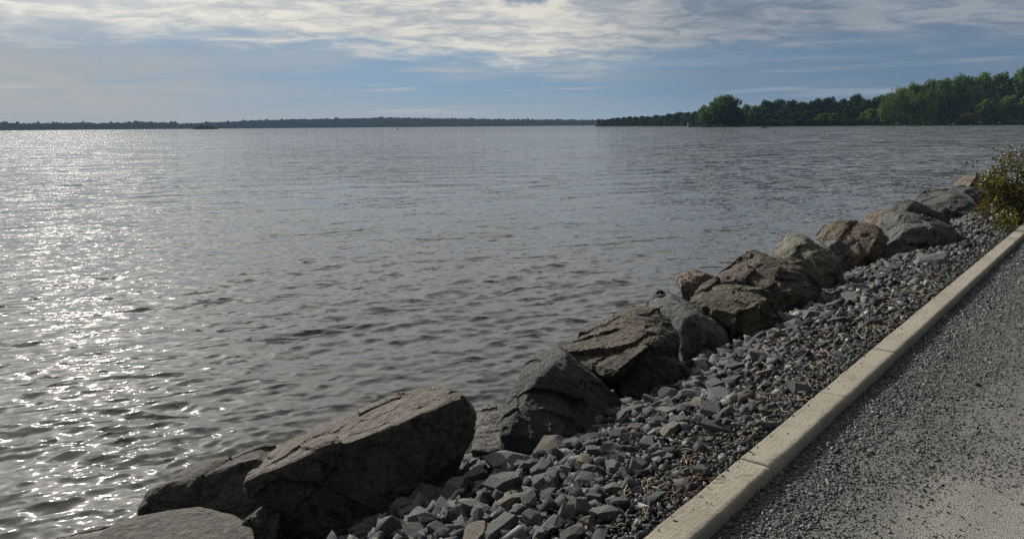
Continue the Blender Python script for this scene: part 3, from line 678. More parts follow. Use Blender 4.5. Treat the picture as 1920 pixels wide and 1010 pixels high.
    zones = [(4.6, 'blue-grey crushed stone in the heap at the near end of the bank', 'crushed stones in the near heap'),
             (6.6, 'blue-grey crushed stone on the bank beside the two-lobed brown boulder', 'crushed stones beside the two-lobed boulder'),
             (9.5, 'grey crushed stone on the bank beside the largest brown boulder', 'crushed stones beside the largest brown boulder'),
             (99, 'grey crushed stone on the far stretch of the bank toward the bush', 'crushed stones on the far stretch of bank')]
    def zone(s): return next(z for z in zones if s < z[0])
    for i, (a, b, c, d) in enumerate(more):
        z = zone(float(atG(a, b)@S)); put(a, b, c, d, i*5+3, random.uniform(0, 6), z[1], z[2], .32)
    n_ind = 296-len(made)
    cand = []
    rg = np.random.default_rng(3)
    while len(cand) < 1500:
        s = rg.uniform(2.2, 17); d = rg.uniform(.12, 1.75)
        size = np.exp(rg.normal(math.log(.074), .42))*(.55+.55*min(d, 1.1)) * (1.25 if s < 4.5 else 1.)
        size = min(size, .23)
        P = w(s, 1.3+d); 
        if any((P[0]-a)**2+(P[1]-b)**2 < (.62*(r+size*.5))**2 for a, b, r in taken): continue
        taken.append((P[0], P[1], size*.5)); cand.append((size/max(P[1], 1), s, d, size, P))
    cand.sort(key=lambda q: -q[0])
    for i, (_, s, d, size, P) in enumerate(cand[:n_ind]):
        z = zone(s); o = link('crushed_stone', protos[i % 16]); hz = rg.uniform(.65, 1.05)
        o.scale = (size*rg.uniform(.95, 1.3), size*rg.uniform(.8, 1.05), size*hz)
        o.location = (P[0], P[1], float(zg(1.3+d))+size*hz*.16+.012); o.rotation_euler = (rg.uniform(-.35, .35), rg.uniform(-.35, .35), rg.uniform(0, 6.28))
        tag(o, z[1], 'stone', z[2])
    return cand[n_ind:]
REST = place_stones()

def small_hulls(n, pts, seed, flat):
    out = []
    for k in range(n):
        bm = hull_bm(stone_proto(seed+k, pts, flat)); bmesh.ops.triangulate(bm, faces=bm.faces[:]); bm.verts.index_update()
        out.append((np.array([v.co[:] for v in bm.verts]), np.array([[v.index for v in f.verts] for f in bm.faces]))); bm.free()
    return out
def scatter(protos, pos, size, tilt, rg):
    V = []; Fc = []; off = 0
    n = len(pos); which = rg.integers(0, len(protos), n)
    az = rg.uniform(0, 6.283, n); ax = rg.normal(0, tilt, n); ay = rg.normal(0, tilt, n)
    for k, (pv, pf) in enumerate(protos):
        idx = np.where(which == k)[0]
        if len(idx) == 0: continue
        ca, sa = np.cos(az[idx]), np.sin(az[idx]); cx, sx = np.cos(ax[idx]), np.sin(ax[idx]); cyy, sy = np.cos(ay[idx]), np.sin(ay[idx])
        z0 = np.zeros_like(ca); o1 = np.ones_like(ca)
        Rz = np.stack([ca, -sa, z0, sa, ca, z0, z0, z0, o1], -1).reshape(-1, 3, 3)
        Rx = np.stack([o1, z0, z0, z0, cx, -sx, z0, sx, cx], -1).reshape(-1, 3, 3)
        Ry = np.stack([cyy, z0, sy, z0, o1, z0, -sy, z0, cyy], -1).reshape(-1, 3, 3)
        M = Rx@Ry@Rz
        v = np.einsum('nij,vj->nvi', M, pv)*size[idx][:, None, None]+pos[idx][:, None, :]
        f = pf[None]+(off+np.arange(len(idx))*len(pv))[:, None, None]
        V.append(v.reshape(-1, 3)); Fc.append(f.reshape(-1, 3)); off += len(idx)*len(pv)
    return np.concatenate(V), np.concatenate(Fc)

def build_chips():
    rg = np.random.default_rng(21)
    m = chip_mat('rock_chips', [(0., (.024, .027, .030)), (.35, (.058, .063, .069)), (.7, (.110, .118, .124)), (.78, (.125, .108, .086)), (.84, (.14, .146, .15)), (.94, (.19, .195, .195)), (1., (.32, .31, .29))])
    pr = small_hulls(30, 11, 900, .62)
    S_, D_, Z_ = [], [], []
    for (a, b, n, mu, sg) in ((1.9, 4.2, 5200, .036, .45), (4.2, 7, 5200, .038, .45), (7, 11, 5200, .042, .42), (11, 20, 6500, .050, .35), (20, 40, 3500, .07, .3)):
        s = rg.uniform(a, b, n); d = rg.uniform(0.005, 2.0, n)
        size = np.exp(rg.normal(math.log(mu), sg, n))*(.62+.55*np.minimum(d, 1.2))
        S_.append(s); D_.append(d); Z_.append(size)
    s = np.concatenate(S_+[[q[1] for q in REST]]); d = np.concatenate(D_+[[q[2] for q in REST]]); size = np.minimum(np.concatenate(Z_+[[q[3] for q in REST]]), .13)
    # fine bed of the smallest bits near the kerb
    s2 = np.concatenate([rg.uniform(1.9, 5.5, 9000), rg.uniform(5.5, 14, 8000)]); d2 = np.abs(rg.normal(0, .42, 17000))+.004; z2 = rg.uniform(.010, .024, 17000)*(1+.04*s2)
    s = np.concatenate([s, s2]); d = np.concatenate([d, d2]); size = np.concatenate([size, z2])
    pos = s[:, None]*S+(1.304+d)[:, None]*T
    pos[:, 2] = zg(1.3+d)-.012+size*.12+rg.uniform(0, .024, len(d))
    pos += T*(size*.45)[:, None]
    V, Fc = scatter(pr, pos, size, .55, rg)
    tag(link('crushed_rock_chips', np_mesh('crushed_rock_chips', V, Fc), m), 'bed of small blue-grey crushed rock chips between the kerb and the boulders', 'crushed rock', kind='stuff')
    # loose grit on the path
    m2 = chip_mat('path_grit', [(0., (.07, .075, .08)), (.4, (.12, .13, .137)), (.72, (.19, .20, .205)), (.92, (.28, .28, .27)), (1., (.42, .41, .38))], bscale=200)
    pr2 = small_hulls(18, 9, 1300, .6)
    n = 230000
    s = 1.6+rg.power(.62, n)*13; tt = 1.128-rg.power(.75, n)*2.4
    lump = np.array([mn.fractal(Vector((a*1.1, b*2.0, 4.)), .9, 2, 4) for a, b in zip(s, tt)])
    keep = rg.random(n) < np.clip(1.05-1.35*np.clip((1.02-tt)/1.0, 0, 1)*np.clip((7.5-s)/3.5, .15, 1)+lump*.7, .035, 1)
    s, tt = s[keep], tt[keep]
    size = np.exp(rg.normal(math.log(.0060), .40, len(s)))*(1+.05*np.maximum(s-3, 0))*np.where(tt > .85, 1.25, 1.)
    big = rg.random(len(s)) < .012; size[big] *= 1.9
    pos = s[:, None]*S+tt[:, None]*T; pos[:, 2] = np.array([path_z(a, b) for a, b in zip(s, tt)])+size*.15
    ks = rg.uniform(2.2, 12, 90); kt = 1.17+rg.uniform(0, 1, 90)**.5*.125; kp = ks[:, None]*S+kt[:, None]*T; kp[:, 2] = .003      # a few bits kicked onto the kerb
    pos = np.concatenate([pos, kp]); size = np.concatenate([size, rg.uniform(.004, .012, 90)])
    V, Fc = scatter(pr2, pos, size, .4, rg)
    tag(link('path_grit', np_mesh('path_grit', V, Fc), m2), 'loose dark grit lying on the pale stone dust path beside the kerb', 'gravel', kind='stuff')
build_chips()

# ------------------------------------------------------------------ dry twigs and needles on the bank
def build_twigs():
    rg = random.Random(4)
    m = simple_mat('dry_reed', (.42, .35, .24), .8, .35, 30)
    def twig(s, d, L, a, rr):
        p = []; c = w(s, 1.3+d, float(zg(1.3+d))+.032); dr = np.array([math.cos(a), math.sin(a), rg.uniform(-.1, .12)])
        side = np.array([-math.sin(a), math.cos(a), 0])*rg.uniform(-.12, .12); n = 6
        for i in range(n):
            f = i/(n-1)-.5; p.append(dr*L*f+side*L*(f*f*4-.3)+np.array([0, 0, .006*math.sin(i*2.)]))
        b = MB(); b.tube(p, [rr*(.7+.5*math.sin(i+1)*.4) for i in range(n)], 5)
        o = b.build('dry_twig', m, smooth=True); o.location = c; return o
    spots = [(943, 935, .17, 1.35, .0035, 'bleached upright twig among the stones below the dark half-round stone'), (990, 985, .10, -.4, .006, 'pale thick stick at the foot of the near stone heap'),
             (1200, 770, .16, 2.2, .006, 'brown stick leaning on the stones beside the two-lobed boulder'), (1245, 932, .13, -.75, .004, 'straight pale straw near the bottom of the kerb')]
    for a, b, L, an, rr, l in spots:
        P = atG(a, b); o = twig(float(P@S), float(P@T)-1.3, L, an, rr); tag(o, l, 'twig')
    for i in range(220):
        s = rg.uniform(2.3, 8.5); d = abs(rg.gauss(0, .3))+.05; 
        if d > 1.1: d = rg.uniform(.1, 1.)
        o = twig(s, d, rg.uniform(.05, .17), rg.uniform(0, 6.28), rg.uniform(.0016, .0036))
        tag(o, 'thin straw-coloured bit of dry reed or twig lying on the crushed stone', 'twig', 'dry twigs on the crushed stone')
    m2 = simple_mat('dead_needles', (.20, .12, .065), .8, .4, 30)
    for (px, py, l) in ((1480, 648, 'patch of rusty dead needles and grass on the stones right of the green-brown boulder'), (1745, 520, 'patch of rusty dead needles on the stones beside the far kerb'), (1290, 900, 'patch of brown plant litter close to the near kerb')):
        P = atG(px, py); b = MB(); n = 70
        for _ in range(n):
            s = float(P@S)+rg.gauss(0, .22); d = float(P@T)-1.3+rg.gauss(0, .10); c = Vector(w(s, 1.3+d, float(zg(1.3+d))+.028+rg.uniform(0, .02))); a = rg.uniform(0, 6.28); L = rg.uniform(.02, .06)
            v = Vector((math.cos(a)*L, math.sin(a)*L, rg.uniform(-.006, .01))); b.tube([c-v, c+v*.1+Vector((0, 0, .004)), c+v], .0011, 3)
        tag(b.build('plant_litter', m2), l, 'plant litter', kind='stuff')
    m3 = simple_mat('dead_leaf', (.30, .10, .04), .7, .3, 40)
    for (px, py, l) in ((1178, 913, 'orange dead leaf on the stones near the kerb'), (1112, 922, 'small orange-brown leaf lodged between two stones below the half-round stone')):
        P = atG(px, py); b = MB(); q = .016
        b.add([(-q, 0, 0), (0, -q*.5, .004), (q, 0, 0), (0, q*.5, .006)], [(0, 1, 2), (0, 2, 3)])
        o = b.build('dead_leaf', m3); o.location = (P[0], P[1], float(zg(P@T))+.055); o.rotation_euler = (.3, -.3, rg.uniform(0, 6)); tag(o, l, 'leaf')
build_twigs()

# ------------------------------------------------------------------ bush by the kerb
def leaf_card(c, nrm, up, L, Wd):
    a = up.normalized(); s = a.cross(nrm).normalized(); nn = s.cross(a)
    return [c, c+a*L*.4+s*Wd*.5+nn*L*.06, c+a*L, c+a*L*.4-s*Wd*.5+nn*L*.06], [(0, 1, 2), (0, 2, 3)]
def build_bush():
    rg = random.Random(9)
    lm = leaf_mat('bush_leaf', (.082, .092, .024), (.165, .15, .055), .5); sm = simple_mat('bush_stem', (.12, .10, .07), .8); fm = simple_mat('seed_head', (.70, .68, .64), .8, .1)
    def plant(name, base, ends, label, cat, mats, nleaf, Lr, heads, spread, group=None):
        root = empty(name, base); tag(root, label, cat, group)
        st = MB(); lv = MB(); hp = []
        tw = []
        for e in ends:
            e = Vector(e)-Vector(base); p0 = Vector((rg.gauss(0, spread), rg.gauss(0, spread), -.05)); mid = p0.lerp(e, .5)+Vector((rg.gauss(0, .05), rg.gauss(0, .05), .08)); pts = [p0, mid*.55+p0*.45, mid, mid.lerp(e, .55)+Vector((0, 0, .03)), e]
            st.tube(pts, [.009, .008, .006, .004, .002], 5)
            for k in range(nleaf):
                f = rg.uniform(.25, 1.02)**.75; i = min(3, int(f*4)); q = pts[i].lerp(pts[i+1], min(1, f*4-i))
                o_ = Vector((rg.gauss(0, 1), rg.gauss(0, 1), rg.gauss(.1, .8))).normalized()*rg.uniform(.02, .13)
                if rg.random() < .25: st.tube([q, q+o_], [.002, .001], 3)
                up = (o_.normalized()+Vector((rg.gauss(0, .5), rg.gauss(0, .5), rg.gauss(.1, .5)))); nr = Vector((rg.gauss(0, .6), rg.gauss(0, .6), 1)).normalized()
                L = rg.uniform(*Lr); lv.add(*leaf_card(q+o_, nr, up, L, L*rg.uniform(.5, .75)))
            hp.append(e)
        st.build('stems', mats[1], root); lv.build('leaves', mats[0], root)
        for k in range(heads):
            e = hp[k % len(hp)]; c = e+Vector((rg.gauss(0, .08), rg.gauss(0, .08), rg.gauss(0, .06))) if k >= len(hp) else e+Vector((0, 0, .02))
            b = MB(); r = rg.uniform(.010, .019)
            bm = bmesh.new(); bmesh.ops.create_icosphere(bm, subdivisions=1, radius=r)
            for v in bm.verts: v.co *= rg.uniform(.8, 1.15)
            me = bpy.data.meshes.new('seed_head'); bm.to_mesh(me); bm.free(); o = link('seed_head', me, mats[2], root, c)
        return root
    base = atG(1905, 420); Y0 = base[1]
    ends = []
    for _ in range(95):
        px = rg.uniform(1838, 2010); lo = 350 if px < 1862 else 400
        top = 335-(min(px, 1890)-1838)*1.1; py = rg.uniform(top, lo) if rg.random() < .7 else top+abs(rg.gauss(0, 14))
        ends.append(atY(px, py, Y0+rg.uniform(-.35, .75)))
    for px, py in ((1898, 275), (1880, 283), (1912, 280), (1868, 290), (1850, 308), (1838, 325), (1890, 295), (1925, 285), (1940, 290), (1875, 300), (1905, 300)): ends.append(atY(px, py, Y0+rg.uniform(0, .5)))
    ends = ends[::1][:70]+ends[-11:]
    for px, py in ((1872, 415), (1884, 425), (1860, 400), (1895, 432), (1850, 385), (1910, 425)): ends.append(atY(px, py, Y0-rg.uniform(.0, .3)))
    ends.append(atY(1823, 313, Y0+.3))
    plant('leafy_bush', base, ends, 'tall olive green bush with white seed heads beside the kerb at the right edge', 'bush', (lm, sm, fm), 17, (.045, .095), 84, .16)
    om = leaf_mat('yellow_leaf', (.09, .075, .02), (.20, .12, .03), .35)
    b2 = atG(1842, 412)
    plant('small_plant', b2, [atY(a, b, b2[1]+rg.uniform(-.1, .2)) for a, b in ((1838, 375), (1842, 380), (1828, 395), (1822, 403), (1850, 390), (1858, 398), (1835, 390))], 'small yellowing plant among the stones left of the tall bush', 'plant', (om, sm, fm), 26, (.03, .06), 0, .05)
    b3 = atG(1888, 436)
    plant('small_plant', b3, [atY(a, b, b3[1]+rg.uniform(-.1, .2)) for a, b in ((1870, 405), (1880, 400), (1895, 405), (1905, 410), (1886, 418), (1875, 425), (1898, 428))], 'low green plant hugging the kerb under the tall bush', 'plant', (lm, sm, fm), 30, (.03, .06), 4, .06)
build_bush()

# ------------------------------------------------------------------ far shore, wooded hills
HILLD = 3000.
def build_far():
    rg = np.random.default_rng(14)
    m = simple_mat('hill_ground', (.025, .038, .022), 1., .3, .02, spec=.0)
    # ridge crest in metres over the water, by bearing (photo column)
    xs = [-900, -300, 0, 150, 330, 400, 480, 560, 640, 700, 732, 770, 830, 900, 1000, 1115, 1300, 1700, 2200, 3000]
    crest = [9, 8, 7, 8, 9, 14, 22, 26, 28, 30, 33, 28, 26, 22, 17, 14, 13, 12, 12, 12]
    cols = np.linspace(-1200, 3200, 360); nr = 9; V = np.zeros((len(cols), nr, 3))
    for i, px in enumerate(cols):
        h = np.interp(px, xs, crest)+2*mn.noise(Vector((px*.01, 0, 0)))
        d = ray(px, hor_y(px)); a = math.atan2(d[0], d[1]); 
        for j in range(nr):
            f = j/(nr-1); rr = HILLD+f*900; V[i, j] = (math.sin(a)*rr, math.cos(a)*rr, WATER-.5+1.6*min(1, f*8)+h*math.sin(min(1, f*1.6)*math.pi/2))
    tag(link('hills', np_mesh('hills', V.reshape(-1, 3), grid_faces(len(cols), nr), True), m), kind='structure')
    # the wood on them reads as one mass
    lm = leaf_mat('far_leaf', (.007, .017, .015), (.010, .021, .017), .0)
    bm = bmesh.new(); bmesh.ops.create_icosphere(bm, subdivisions=2, radius=.5); pr = []
    for k in range(6):
        c = np.array([v.co[:] for v in bm.verts]); bm.verts.index_update(); f = np.array([[v.index for v in q.verts] for q in bm.faces])
        c = c*np.array([1+.9*mn.noise(Vector(v)*3.3+Vector((k*5, 0, 0))) for v in c])[:, None]; c[:, 2] *= 1.25; pr.append((c, f))
    bm.free()
    n = 8000; pos = []; size = []
    while len(pos) < n:
        px = rg.uniform(-350, 1330) if rg.random() < .92 else rg.uniform(1330, 2600); f = rg.power(.8) if rg.random() < .75 else rg.uniform(0, .05)
        h = np.interp(px, xs, crest); d = ray(px, hor_y(px)); a = math.atan2(d[0], d[1]); rr = HILLD+10+f*700
        if 722 < px < 738 and .35 < f < .7: continue
        z = WATER-.5+1.6*min(1, f*8)+h*math.sin(min(1, f*1.6)*math.pi/2); s = rg.uniform(8, 12)*(1.5 if px < 330 else 1.)
        if rg.random() < .06: s *= 1.35
        pos.append((math.sin(a)*rr, math.cos(a)*rr, z+s*.35)); size.append(s)
    Vv, Ff = scatter(pr, np.array(pos), np.array(size), .15, rg)
    tag(link('far_wood', np_mesh('far_wood', Vv, Ff), lm), 'continuous dark wood covering the far shore and its low hill', 'forest', kind='stuff')
    fm = simple_mat('field', (.12, .13, .06), 1., .15, .02, spec=0.); q = []
    for px, f in ((722, .38), (738, .36), (738, .62), (722, .66)):
        h = np.interp(px, xs, crest); d = ray(px, hor_y(px)); a = math.atan2(d[0], d[1]); rr = HILLD+f*900; q.append((math.sin(a)*rr, math.cos(a)*rr, WATER+2.5+h*math.sin(min(1, f*1.6)*math.pi/2)))
    tag(MB().add(q, [(0, 1, 2, 3)]).build('field', fm), kind='structure')
build_far()

# ------------------------------------------------------------------ trees of the near wooded shore
def crown_mesh(name, seed, kind, nclump, nleaf, ls):
    """unit crown: width 1, height 1, standing on z = 0; leaf-sized faces in clumps"""
    rg = np.random.default_rng(seed); V = []; Fc = []; off = 0
    C = []
    for k in range(nclump):
        u = rg.uniform(0, 6.283); f = (k+.5)/nclump
        if kind == 'round': hz = .10+.86*f; prof = math.sin(min(1, (hz-.04)/.98)**.75*math.pi)**.6*.5
        elif kind == 'willow': hz = .04+.92*f; prof = (.50 if hz < .55 else .5*math.sqrt(max(0, 1-((hz-.55)/.44)**2)))
        elif kind == 'shrub': hz = .04+.9*f; prof = .5*math.sqrt(max(.02, 1-(hz)**2.2))
        else: hz = .12+.86*f; prof = .5*(1-hz)**.7+.03
        r = prof*rg.power(2.2)*rg.uniform(.82, 1.08); C.append((math.cos(u)*r, math.sin(u)*r, hz+rg.normal(0, .025), rg.uniform(.07, .15)))
    for (x, y, z, rad) in C:
        n = int(nleaf*(rad/.11)**2)
        d = rg.normal(0, 1, (n, 3)); d /= np.linalg.norm(d, axis=1)[:, None]; d *= (rad*rg.power(2.5, n))[:, None]
        if kind == 'willow': d[:, 2] *= 1.9; d[:, :2] *= .75
        c = d+np.array([x, y, z]); c[:, 2] = np.maximum(c[:, 2], .01)
        a = rg.normal(0, 1, (n, 3)); a /= np.linalg.norm(a, axis=1)[:, None]
        nn = d/np.maximum(np.linalg.norm(d, axis=1)[:, None], 1e-6)+rg.normal(0, .55, (n, 3))+np.array([0, 0, .3]); b = np.cross(nn, a); b /= np.linalg.norm(b, axis=1)[:, None]; a = np.cross(b, nn); a /= np.linalg.norm(a, axis=1)[:, None]
        s = (ls*rg.uniform(.6, 1.4, n))[:, None]
        if kind == 'willow': b = b*.7; 
        q = np.stack([c-a*s, c+b*s*.6, c+a*s, c-b*s*.6], 1)
        V.append(q.reshape(-1, 3)); Fc.append(np.arange(n*4).reshape(-1, 4)+off); off += n*4
    return np_mesh(name, np.concatenate(V), np.concatenate(Fc))
def trunk_mesh(seed):
    rg = random.Random(seed); b = MB()
    b.tube([(0, 0, -.03), (.01, 0, .15), (rg.uniform(-.02, .02), .01, .4), (0, 0, .7)], [.035, .026, .018, .008], 7)
    for k in range(5):
        z = rg.uniform(.12, .5); a = rg.uniform(0, 6.28); L = rg.uniform(.2, .36)
        b.tube([(0, 0, z), (math.cos(a)*L*.5, math.sin(a)*L*.5, z+.12), (math.cos(a)*L, math.sin(a)*L, z+.3)], [.012, .008, .003], 5)
    return b.mesh('trunk', True)
TREES = {}
def build_trees():
    bark = simple_mat('bark', (.06, .05, .04), .9, .3, 30)
    dark = leaf_mat('dark_leaf', (.020, .042, .014), (.050, .088, .028), .25)
    mid = leaf_mat('mid_leaf', (.055, .100, .022), (.125, .19, .048), .4)
    lite = leaf_mat('light_leaf', (.070, .105, .020), (.150, .19, .045), .35)
    reed = leaf_mat('pale_leaf', (.07, .072, .035), (.13, .125, .06), .3)
    mats = dict(dark=dark, mid=mid, lite=lite, reed=reed)
    cr = {k: [crown_mesh('crown', 40+i+10*j, k, nc, nl, ls) for i in range(3)] for j, (k, nc, nl, ls) in enumerate((('round', 110, 70, .030), ('willow', 120, 70, .026), ('shrub', 60, 60, .036), ('spire', 50, 50, .035)))}
    trk = [trunk_mesh(i) for i in range(3)]
    for t_ in trk: t_.materials.append(bark)
    cache = {}; cnt = [0]
    def tree(px, top, wpx, Y, shape, mat, label, group, cat='tree', base_dz=0., name='shore_tree'):
        d = ray(px, hor_y(px)); X = d[0]/d[1]*Y; sc = Y/ (FPX*d[1])
        zb = WATER+.25+base_dz; yb = hor_y(px)+(HCAM-zb)/sc
        H = (yb-top)*sc*.955; Wd = wpx*sc*1.12
        cnt[0] += 1; i = cnt[0]
        root = empty(name, (X, Y, zb)); tag(root, label, cat, group); root.rotation_euler.z = (i*2.399) % 6.283
        key = (shape, i % 3, mat)
        if key not in cache:
            me = cr[shape][i % 3].copy(); me.materials.append(mats[mat]); cache[key] = me
        c = link('crown', cache[key], parent=root); c.scale = (Wd, Wd, H)
        if shape == 'shrub': pass
        t_ = link('trunk', trk[i % 3], parent=root); t_.scale = (min(Wd, H), min(Wd, H), H)
    # front rank at about 600 m, back rank a little farther
    L = {}
    G1 = 'tall green trees along the near wooded shore'
    big = [(1905, 133, 62, 640, 'mid', 'tallest tree of the wood, at the right edge of the photo'), (1868, 140, 46, 650, 'mid', 'tall tree just left of the tallest tree at the right edge'),
           (1832, 141, 52, 640, 'mid', 'broad tall tree behind the pale shrubs at the right'), (1797, 145, 50, 640, 'mid', 'tall tree with a dark full crown above the gap in the shoreline shrubs'),
           (1764, 150, 48, 630, 'mid', 'tree left of the dark full crown, slightly lower'), (1738, 153, 42, 640, 'mid', 'tree with a bumpy top in the middle of the tall stand'),
           (1712, 160, 42, 625, 'mid', 'tree stepping down at the left part of the tall stand'), (1690, 166, 40, 640, 'mid', 'leftmost full-height tree of the tall stand')]
    for px, top, wp, Y, mt, l in big: tree(px, top, wp, Y, 'round', mt, l, G1)
    for px, top, wp, Y, mt, l in [(1676, 172, 46, 585, 'lite', 'sunlit willow trailing to the water, left end of the tall stand'), (1716, 178, 40, 585, 'mid', 'drooping willow right of the sunlit willow'), (1745, 170, 44, 590, 'mid', 'dark green drooping willow in the middle of the tall stand'),
                                  (1782, 160, 56, 590, 'dark', 'big dark rounded willow left of the pale shrubs'), (1825, 165, 50, 600, 'dark', 'dark tree right behind the pale shrubs')]:
        tree(px, top, wp, Y, 'willow', mt, l, 'willows at the edge of the near wooded shore', name='willow_tree')
    for px, top, wp, Y, mt, l in [(1812, 212, 30, 560, 'reed', 'small pale feathery shrub at the waterline, leftmost of the light shrubs'), (1848, 188, 42, 560, 'lite', 'light green shrub second from the left in the light group at the right'), (1886, 180, 42, 560, 'lite', 'tall light green shrub third from the left in the light group'), (1922, 178, 44, 560, 'lite', 'light green shrub cut by the right edge of the photo')]:
        tree(px, top, wp, Y, 'shrub', mt, l, 'light shrubs by the water at the right', 'shrub', name='shore_shrub')
    midr = [(1664, 177, 34, 650, 'mid'), (1642, 182, 34, 650, 'mid'), (1622, 188, 32, 640, 'dark'), (1602, 179, 40, 660, 'dark'), (1576, 188, 32, 650, 'dark'), (1552, 184, 38, 660, 'dark'), (1528, 187, 34, 660, 'dark'), (1503, 193, 34, 660, 'dark'), (1482, 189, 34, 670, 'dark'), (1458, 188, 36, 680, 'dark'), (1436, 190, 30, 680, 'dark'), (1415, 199, 32, 690, 'mid'), (1398, 197, 24, 700, 'mid')]
    for px, top, wp, Y, mt in midr: tree(px, top, wp, Y, 'round', mt, 'dark broadleaf tree in the middle row between the big round tree and the tall stand', 'trees of the middle row')
    for px, top, wp, Y, mt in [(1655, 200, 34, 600, 'mid'), (1630, 204, 36, 600, 'mid'), (1590, 205, 34, 610, 'dark'), (1560, 212, 26, 600, 'mid'), (1542, 212, 24, 590, 'mid'), (1515, 208, 36, 610, 'dark'), (1490, 210, 34, 620, 'dark'), (1466, 206, 36, 630, 'dark'), (1443, 212, 30, 630, 'dark'), (1420, 210, 34, 640, 'dark'), (1400, 212, 30, 650, 'dark')]:
        tree(px, top, wp, Y, 'shrub', mt, 'bushy undergrowth tree in front of the middle row of trees', 'undergrowth before the middle row', name='undergrowth_tree')
    tree(1357, 181, 74, 600, 'round', 'mid', 'big round solitary-looking tree leaning over the water left of the middle row', None)
    tree(1348, 198, 60, 590, 'willow', 'dark', 'low dark spreading tree at the foot of the big round tree', None)
    tree(1375, 205, 40, 590, 'willow', 'dark', 'dark low tree at the right foot of the big round tree', None)
    rg = random.Random(3)
    far = [(1318, 203, 26), (1304, 210, 24), (1288, 211, 26), (1272, 211, 26), (1256, 214, 24), (1242, 217, 22), (1230, 216, 22), (1217, 219, 20), (1204, 218, 20), (1192, 219, 18), (1181, 219, 18), (1170, 220, 16), (1159, 221, 16), (1149, 222, 15), (1140, 224, 13), (1131, 225, 12)]
    for px, top, wp in far: tree(px, top, wp, 820+(1320-px)*1.6, 'round', 'dark', 'dark tree in the low distant row on the point left of the big round tree', 'trees on the distant point')
    for px, top, wp in far[::2]: tree(px+5, top+8, wp*1.15, 800+(1320-px)*1.6, 'shrub', 'dark', 'dark bush filling the foot of the distant row on the point', 'bushes on the distant point', 'shrub', name='shore_shrub')
    tree(1122, 223, 9, 1130, 'spire', 'dark', 'small pointed tree at the very tip of the distant point', None)
    for px in range(1428, 1640, 15): tree(px+rg.uniform(-4, 4), 223+rg.uniform(-2, 2), 20, 575, 'shrub', 'reed' if rg.random() < .35 else 'dark', 'low bank plant along the waterline below the middle row of trees', 'bank plants below the middle row', 'plant', name='bank_plant')
    # islet with its own little trees
    for px, top, wp, l in [(371, 237.5, 10, 'leftmost bushy tree on the tiny islet'), (380, 235.5, 14, 'tallest bushy tree in the middle of the tiny islet'), (390, 236, 13, 'bushy tree right of the tallest one on the tiny islet'), (398, 238, 9, 'rightmost low tree on the tiny islet')]:
        tree(px, top, wp, 1500, 'shrub', 'dark', l, 'trees on the tiny islet', name='islet_tree')
    # shore strips they stand on
    sm = simple_mat('shore_earth', (.030, .026, .020), 1., .4, .3, spec=0.)
    def strip(pts, name, depth):
        V = []
        for px, Y in pts:
            d = ray(px, hor_y(px)); X = d[0]/d[1]
            for k, z in ((0, -.6), (4, .35), (14, .8), (depth, 1.2)): V.append((X*(Y+k), Y+k, WATER+z+.15*mn.noise(Vector((px*.2, k, 0)))))
        tag(link(name, np_mesh(name, V, grid_faces(len(pts), 4)), sm), kind='structure')
    strip([(1290+i*8, 560+12*mn.noise(Vector((i*.3, 0, 0)))+(30 if i < 6 else 0)) for i in range(110)], 'shore', 200)
    strip([(1116+i*5, 780+(1320-(1116+i*5))*1.6) for i in range(45)], 'shore', 160)
    strip([(362+i*3, 1495-abs(7-i)) for i in range(17)], 'islet', 20)
build_trees()

